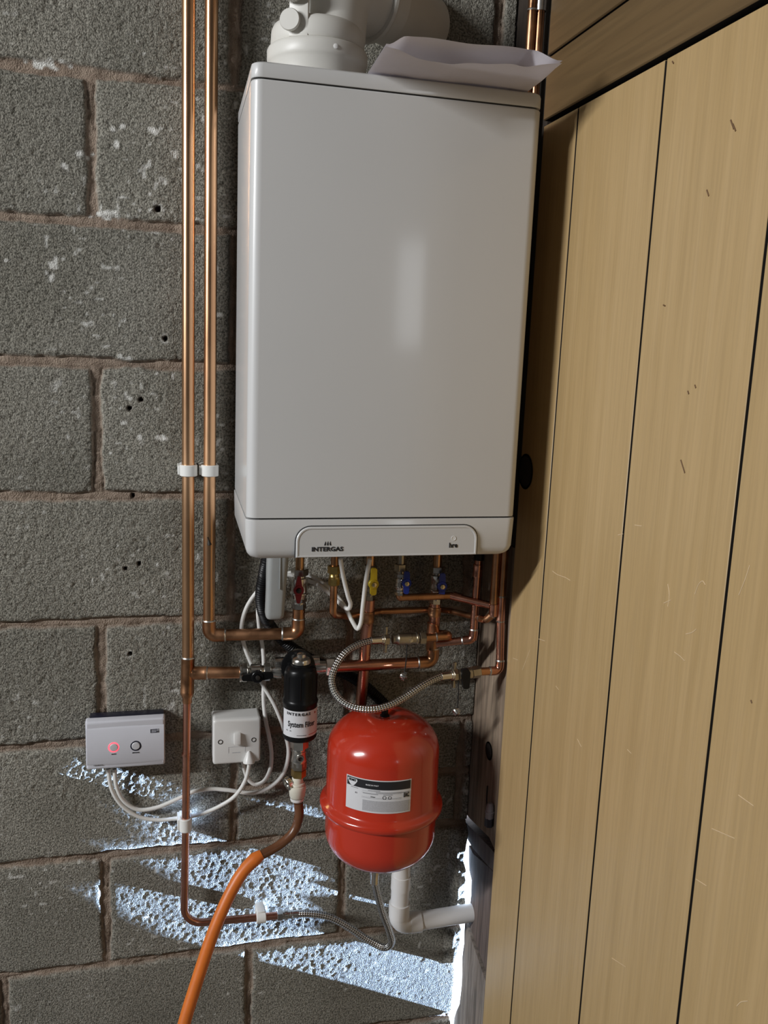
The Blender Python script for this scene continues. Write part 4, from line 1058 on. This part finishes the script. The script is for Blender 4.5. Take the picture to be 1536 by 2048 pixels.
# ================================================================== WASTE PIPE
wc = Vector((0.4482, -0.0500, 0.4755)); we = Vector((0.5951, -0.0500, 0.4821))
WR = .0178
waste = thing('waste_pipe', 'white plastic waste pipe dropping behind the red vessel and out through the door jamb', 'pipe', wc)
straight(waste, (wc.x + .001, -.050, .690), (wc.x, -.050, wc.z + .03), WR, 'waste', 'upright_pipe')
wd = A(wc, we)
straight(waste, wc + wd * .03, we + wd * .018, WR, 'waste', 'outlet_pipe')
p = fillet([wc + Vector((0, 0, .048)), wc, wc + wd * .043], .020, 10)
tube('elbow', p, WR * 1.10, 'waste', waste, 32)
lathe('socket_rim', wc + Vector((0, 0, .048)), (0, 0, -1), [(-.0005, WR), (0, WR * 1.16), (.004, WR * 1.17), (.030, WR * 1.14), (.031, WR * 1.08)], 'waste', waste, 32)
lathe('socket_rim', wc + wd * .045, -wd, [(-.0005, WR), (0, WR * 1.16), (.004, WR * 1.17), (.022, WR * 1.14), (.023, WR * 1.08)], 'waste', waste, 32)
lathe('coupling', (wc.x + .0006, -.050, wc.z + .108), (0, 0, -1), [(0, WR), (.0005, WR * 1.08), (.030, WR * 1.08), (.031, WR)], 'waste', waste, 32)

# ---- corrugated condensate hose
cpts = [(0.1727, -0.0850, 1.2335), (0.1694, -0.0720, 1.2019), (0.1661, -0.0600, 1.1626), (0.1711, -0.0500, 1.1303), (0.1910, -0.0300, 1.0897), (0.2292, -0.0220, 1.0493), (0.2819, -0.0180, 1.0144), (0.3402, -0.0155, 0.9868), (0.3881, -0.0155, 0.9481), (0.4306, -0.0200, 0.8946)]
cpts = [Vector((cpts[0][0] + .002, -.088, 1.286))] + list(cpts) + [Vector((wc.x - .010, -.024, .80)), Vector((wc.x + .001, -.034, .735)), Vector((wc.x + .001, -.049, .694))]
cond = thing('condensate_hose', 'black corrugated hose curving from the boiler behind the copper pipes', 'hose', cpts[0])
tube('corrugated_tube', resample(cpts, .00085), .0095, 'conduit', cond, 18, rf=lambda s: .0098 + .0009 * math.sin(s * 2 * PI / .0042))
# ---- translucent trap
q0 = Vector((0.1865, -0.1050, 1.1838)); tw = .0165
trap = thing('condensate_trap', 'translucent white condensate trap hanging under the left of the boiler', 'trap', (q0.x, -.105, 1.165))
bm = bmesh.new()
tzb = (0.1857, -0.1050, 1.1341)[2]; tzt = 1.2865
for_rows = []
for z, w, d in ((tzb, .0105, .009), (tzb + .0012, .0128, .0115), (tzb + .004, .0148, .0135), (tzb + .010, .0158, .0145), (tzb + .05, .0163, .015), (tzb + .085, .0175, .016), (tzt, .0185, .017)):
    cx = q0.x - .0022 + (z - tzb) * .035
    o = rrect(-w, -d, w, d, min(w, d) * .55, 5)
    for_rows.append([(cx + a, -.105 + b, z) for a, b in o])
rings(bm, for_rows); finish(bm, 'trap_body', 'trap', trap)
bm = bmesh.new(); add_box(bm, (q0.x + .0035, -.105 - .0178, tzb + .055), (q0.x + .0050, -.105 - .0150, tzt - .002), .0005); finish(bm, 'moulding_rib', 'trap', trap)

# ================================================================== CABLES
ca = [(0.2927, -0.1250, 1.2410), (0.2990, -0.1200, 1.2114), (0.3111, -0.1100, 1.1709), (0.3173, -0.1040, 1.1536), (0.3153, -0.0980, 1.1437), (0.3079, -0.0900, 1.1461), (0.2911, -0.0720, 1.1606), (0.2703, -0.0600, 1.1762), (0.2498, -0.0300, 1.1796), (0.2167, -0.0260, 1.1886), (0.1850, -0.0300, 1.1812), (0.1622, -0.0300, 1.1597), (0.1438, -0.0220, 1.1264), (0.1367, -0.0160, 1.0873), (0.1426, -0.0140, 1.0542), (0.1566, -0.0140, 1.0172), (0.1778, -0.0180, 0.9770), (0.1991, -0.0220, 0.9383), (0.2187, -0.0220, 0.8837), (0.2263, -0.0200, 0.8422), (0.2170, -0.0180, 0.7995), (0.1932, -0.0160, 0.7741), (0.1605, -0.0160, 0.7647), (0.1141, -0.0160, 0.7749), (0.0821, -0.0140, 0.7787), (0.0503, -0.0130, 0.7749), (0.0233, -0.0125, 0.7631), (-0.0171, -0.0120, 0.7485), (-0.0472, -0.0120, 0.7484), (-0.0715, -0.0130, 0.7680), (-0.0841, -0.0150, 0.7996), (-0.0869, -0.0170, 0.8338)]
cb = [(0.3431, -0.1300, 1.2412), (0.3388, -0.1240, 1.2027), (0.3379, -0.1120, 1.1544), (0.3374, -0.1000, 1.1160), (0.3332, -0.0960, 1.1057), (0.3246, -0.0920, 1.1186), (0.3123, -0.0820, 1.1426), (0.2974, -0.0720, 1.1622), (0.2771, -0.0520, 1.1784), (0.2546, -0.0220, 1.1867), (0.2226, -0.0160, 1.1896), (0.1866, -0.0180, 1.1705), (0.1667, -0.0240, 1.1356), (0.1679, -0.0180, 1.0943), (0.1763, -0.0140, 1.0450), (0.1789, -0.0140, 0.9948), (0.1781, -0.0180, 0.9546), (0.1819, -0.0220, 0.9139), (0.1900, -0.0220, 0.8738), (0.1944, -0.0200, 0.8426), (0.1924, -0.0180, 0.8096), (0.1808, -0.0160, 0.7863), (0.1660, -0.0150, 0.7810), (0.1528, -0.0150, 0.7922), (0.1449, -0.0180, 0.8135), (0.1405, -0.0240, 0.8348)]
cc_ = [(0.1516, -0.0500, 0.8564), (0.1504, -0.0460, 0.8349), (0.1442, -0.0380, 0.8017), (0.1268, -0.0300, 0.7691), (0.0999, -0.0240, 0.7482), (0.0683, -0.0195, 0.7336), (0.0457, -0.0145, 0.7269), (0.0204, -0.0130, 0.7245), (-0.0119, -0.0120, 0.7240), (-0.0438, -0.0120, 0.7331), (-0.0743, -0.0130, 0.7584), (-0.0919, -0.0150, 0.7925), (-0.0981, -0.0170, 0.8348)]
for pts, lab_ in ((ca, 'white cable swinging widest from the boiler, under the spur and up to the timer'), (cb, 'white cable from the boiler hooking up under the fused spur'), (cc_, 'white flex from the spur front sagging left to the timer')):
    t = thing('cable', lab_, 'cable', pts[0], None)
    tube('sheath', resample(pts, .004), .0038 if pts is not cc_ else .0037, 'cable', t, 14)

# ================================================================== TIMER
tm = thing('heating_timer', 'pale grey timer with red-lit button on the block wall', 'timer', (-.066, 0, .891))
X0, X1, Z0, Z1 = -.1335, .0015, .8455, .9365
bm = bmesh.new(); add_box(bm, (X0 + .006, -.024, Z0 + .006), (X1 - .002, -.001, Z1 + .0008), .002); finish(bm, 'back_plate', 'navy', tm)
bm = bmesh.new()
fr = []
for y, g in ((-.022, .0), (-.034, .0), (-.0375, -.0010), (-.0390, -.0032)):
    fr.append([(x, y, z) for x, z in rrect(X0 - g, Z0 - g, X1 + g, Z1 + g, .0035, 5)])
rings(bm, fr)
face = finish(bm, 'face_plate', 'lilac', tm, 30)
# gently domed centre panel between two raised lips
bm = bmesh.new(); rows = []
zA, zB = .8545, .9245
for i in range(25):
    u = i / 24; x = X0 + .002 + (X1 - X0 - .004) * u
    bow = .0030 * (1 - (2 * u - 1) ** 2)
    rows.append([(x, -.0388, zA - bow * .8), (x, -.0404 - bow * .35, zA + .004 - bow * .6), (x, -.0410 - bow * .4, (zA + zB) / 2), (x, -.0404 - bow * .35, zB - .004 + bow * .0), (x, -.0388, zB - .001 + bow * .4)])
rings(bm, rows, cap=False, closed=False); finish(bm, 'domed_panel', 'lilac', face, 40)
def button(x, z, ringm, nm):
    lathe(nm, (x, -.0395, z), (0, -1, 0), [(0, .0098), (.0022, .0098), (.0028, .0092), (.0028, .0074), (.0012, .0072)], ringm, tm, 40)
    lathe('push_button', (x, -.0395, z), (0, -1, 0), [(0, .0069), (.0034, .0069), (.0041, .0062), (.0043, .003), (.0043, .0003)], 'button', tm, 36)
button(-.0862, .8872, 'glow', 'lit_ring'); button(-.0487, .8872, 'navy', 'dark_ring')
text_flat('AUTO', .0030, (-.0862, -.0418, .8742), 'ink', face, bold=.01)
text_flat('MANUAL', .0030, (-.0487, -.0420, .8744), 'ink', face, bold=.01)
text_flat('controls', .0048, (-.1210, -.0398, .8548), 'greyink', face, align='LEFT', bold=.01)
bm = bmesh.new()   # square-cut maker's letters
lx, lz, lw, lh_, st = -.0235, .9095, .0118, .0068, .0013
yb = -.0412
for a, b, c, d in ((lx, lz, lx + st, lz + lh_), (lx, lz + lh_ - st, lx + lw, lz + lh_), (lx, lz + lh_ / 2 - st / 2, lx + lw, lz + lh_ / 2 + st / 2), (lx, lz, lx + lw, lz + st), (lx + lw - st, lz, lx + lw, lz + lh_ / 2), (lx + lw + .0012, lz, lx + lw + .0024, lz + lh_ * .62), (lx + lw + .0012, lz + lh_ - st, lx + lw + .0024, lz + lh_)):
    add_box(bm, (a, yb - .0002, b), (c, yb + .003, d))
finish(bm, 'maker_letters', 'navy', face)

# ================================================================== FUSED SPUR
sx0, sx1, sz0, sz1 = .0860, .1705, .8420, .9265
spur = thing('fused_spur', 'square white fused switch box on the block wall', 'switch', (.128, 0, .884))
bm = bmesh.new(); fr = [[(x, y, z) for x, z in rrect(sx0 - g, sz0 - g, sx1 + g, sz1 + g, .005, 6)] for y, g in ((-.0008, .0008), (-.034, .0))]
rings(bm, fr); finish(bm, 'back_box', 'wplastic', spur)
bm = bmesh.new(); fr = [[(x, y, z) for x, z in rrect(sx0 - g, sz0 - g, sx1 + g, sz1 + g, .005, 6)] for y, g in ((-.0342, -.0002), (-.0345, .0008), (-.0430, .0004), (-.0448, -.0008), (-.0455, -.0030))]
rings(bm, fr); fp = finish(bm, 'face_plate', 'wplastic', spur)
bm = bmesh.new(); add_box(bm, (.1225, -.0530, .8800), (.1345, -.044, .9010), .0012, rot=Matrix.Rotation(-.16, 3, 'X'), piv=(.128, -.046, .890)); rk = finish(bm, 'rocker', 'wplastic', spur)
for x in (.0985, .1585):
    lathe('screw', (x, -.0448, .8855), (0, -1, 0), [(0, .0045), (.0012, .0045), (.0013, .0034), (.0004, .0030), (.0004, .0003)], 'iron', spur, 20)
bm = bmesh.new()
for lo, hi in (((.1130, 0, .8625), (.1135, 0, .8745)), ((.1130, 0, .8740), (.1435, 0, .8745)), ((.1430, 0, .8625), (.1435, 0, .8745)), ((.1200, 0, .8622), (.1345, 0, .8634))):
    add_box(bm, (lo[0], -.0458, lo[2]), (hi[0], -.0450, hi[2]))
finish(bm, 'fuse_carrier', 'greyink' if False else 'labelgrey', spur)
lathe('cord_grip', (.1500, -.0455, .8640), (0, -.18, -1), [(0, .002), (.004, .0045), (.016, .0098), (.021, .0108), (.022, .0100), (.0222, .004)], 'wplastic', spur, 28)

# ---- grey cable gland on the jamb
gl = (0.5920, -0.1342, 0.7687); 
gland = thing('cable_gland', 'small grey cable gland with a dark nut against the split door jamb', 'gland', (.590, gl[1], gl[2]))
lathe('gland_body', (.5905, gl[1], gl[2]), (0, 0, -1), [(0, .004), (.003, .0065), (.016, .0078), (.0165, .0088), (.019, .0088), (.0195, .0078), (.030, .0078)], 'gland', gland, 22)
hexnut('gland_nut', (.5905, gl[1], gl[2] - .029), (0, 0, -1), .018, .0085, 'navy', gland)
tube('wire', resample([(.594, gl[1] + .028, gl[2] + .020), (.593, gl[1] + .025, gl[2] - .004), (.592, gl[1] + .018, gl[2] - .018), (.5915, gl[1] + .008, gl[2] - .025)], .003), .0014, 'cord', gland, 8)

# ================================================================== PIPE CLIPS
def clip(label, x, y, z, r, wide, axis='z', group=None):
    t = thing('pipe_clip', label, 'clip', (x, 0, z), group)
    bm = bmesh.new()
    if axis == 'z':
        add_box(bm, (x - r - .0035, y + r * .2, z - wide), (x + r + .0035, -.001, z + wide), .0015)
        add_lathe(bm, (x, y, z - wide), (0, 0, 1), [(0, r + .0002), (0, r + .0034), (.001, r + .0042), (2 * wide - .001, r + .0042), (2 * wide, r + .0034), (2 * wide, r + .0002)], 32, cap=False)
    else:
        add_box(bm, (x - wide, y + r * .2, z - r - .0035), (x + wide, -.001, z + r + .0035), .0015)
        add_lathe(bm, (x - wide, y, z), (1, 0, 0), [(0, r + .0002), (0, r + .0034), (.001, r + .0042), (2 * wide - .001, r + .0042), (2 * wide, r + .0034), (2 * wide, r + .0002)], 32, cap=False)
    finish(bm, 'saddle', 'clip', t)
    bm = bmesh.new()
    if axis == 'z': add_box(bm, (x - r - .0075, y - .004, z - wide * .8), (x - r - .0025, -.001, z + wide * .8), .0012)
    else: add_box(bm, (x - wide * .8, y - .004, z + r + .0025), (x + wide * .8, -.001, z + r + .0065), .0012)
    finish(bm, 'latch', 'clip', t)
clip('white clip holding the left-hand tall copper pipe', .0430, -.035, 1.379, R22, .0095)
clip('white clip holding the tall copper pipe nearest the boiler', .0785, -.035, 1.379, R22, .0095)
clip('white clip on the thin vertical pipe below the timer cables', (0.0372, -0.0300, 0.7214)[0], -.030, (0.0372, -0.0300, 0.7214)[2], R15, .0125)
clip('white clip on the low horizontal copper pipe by the braided hose', (0.1785, -0.0300, 0.5128)[0], -.030, (0.1785, -0.0300, 0.5128)[2], R15, .0090, 'x')
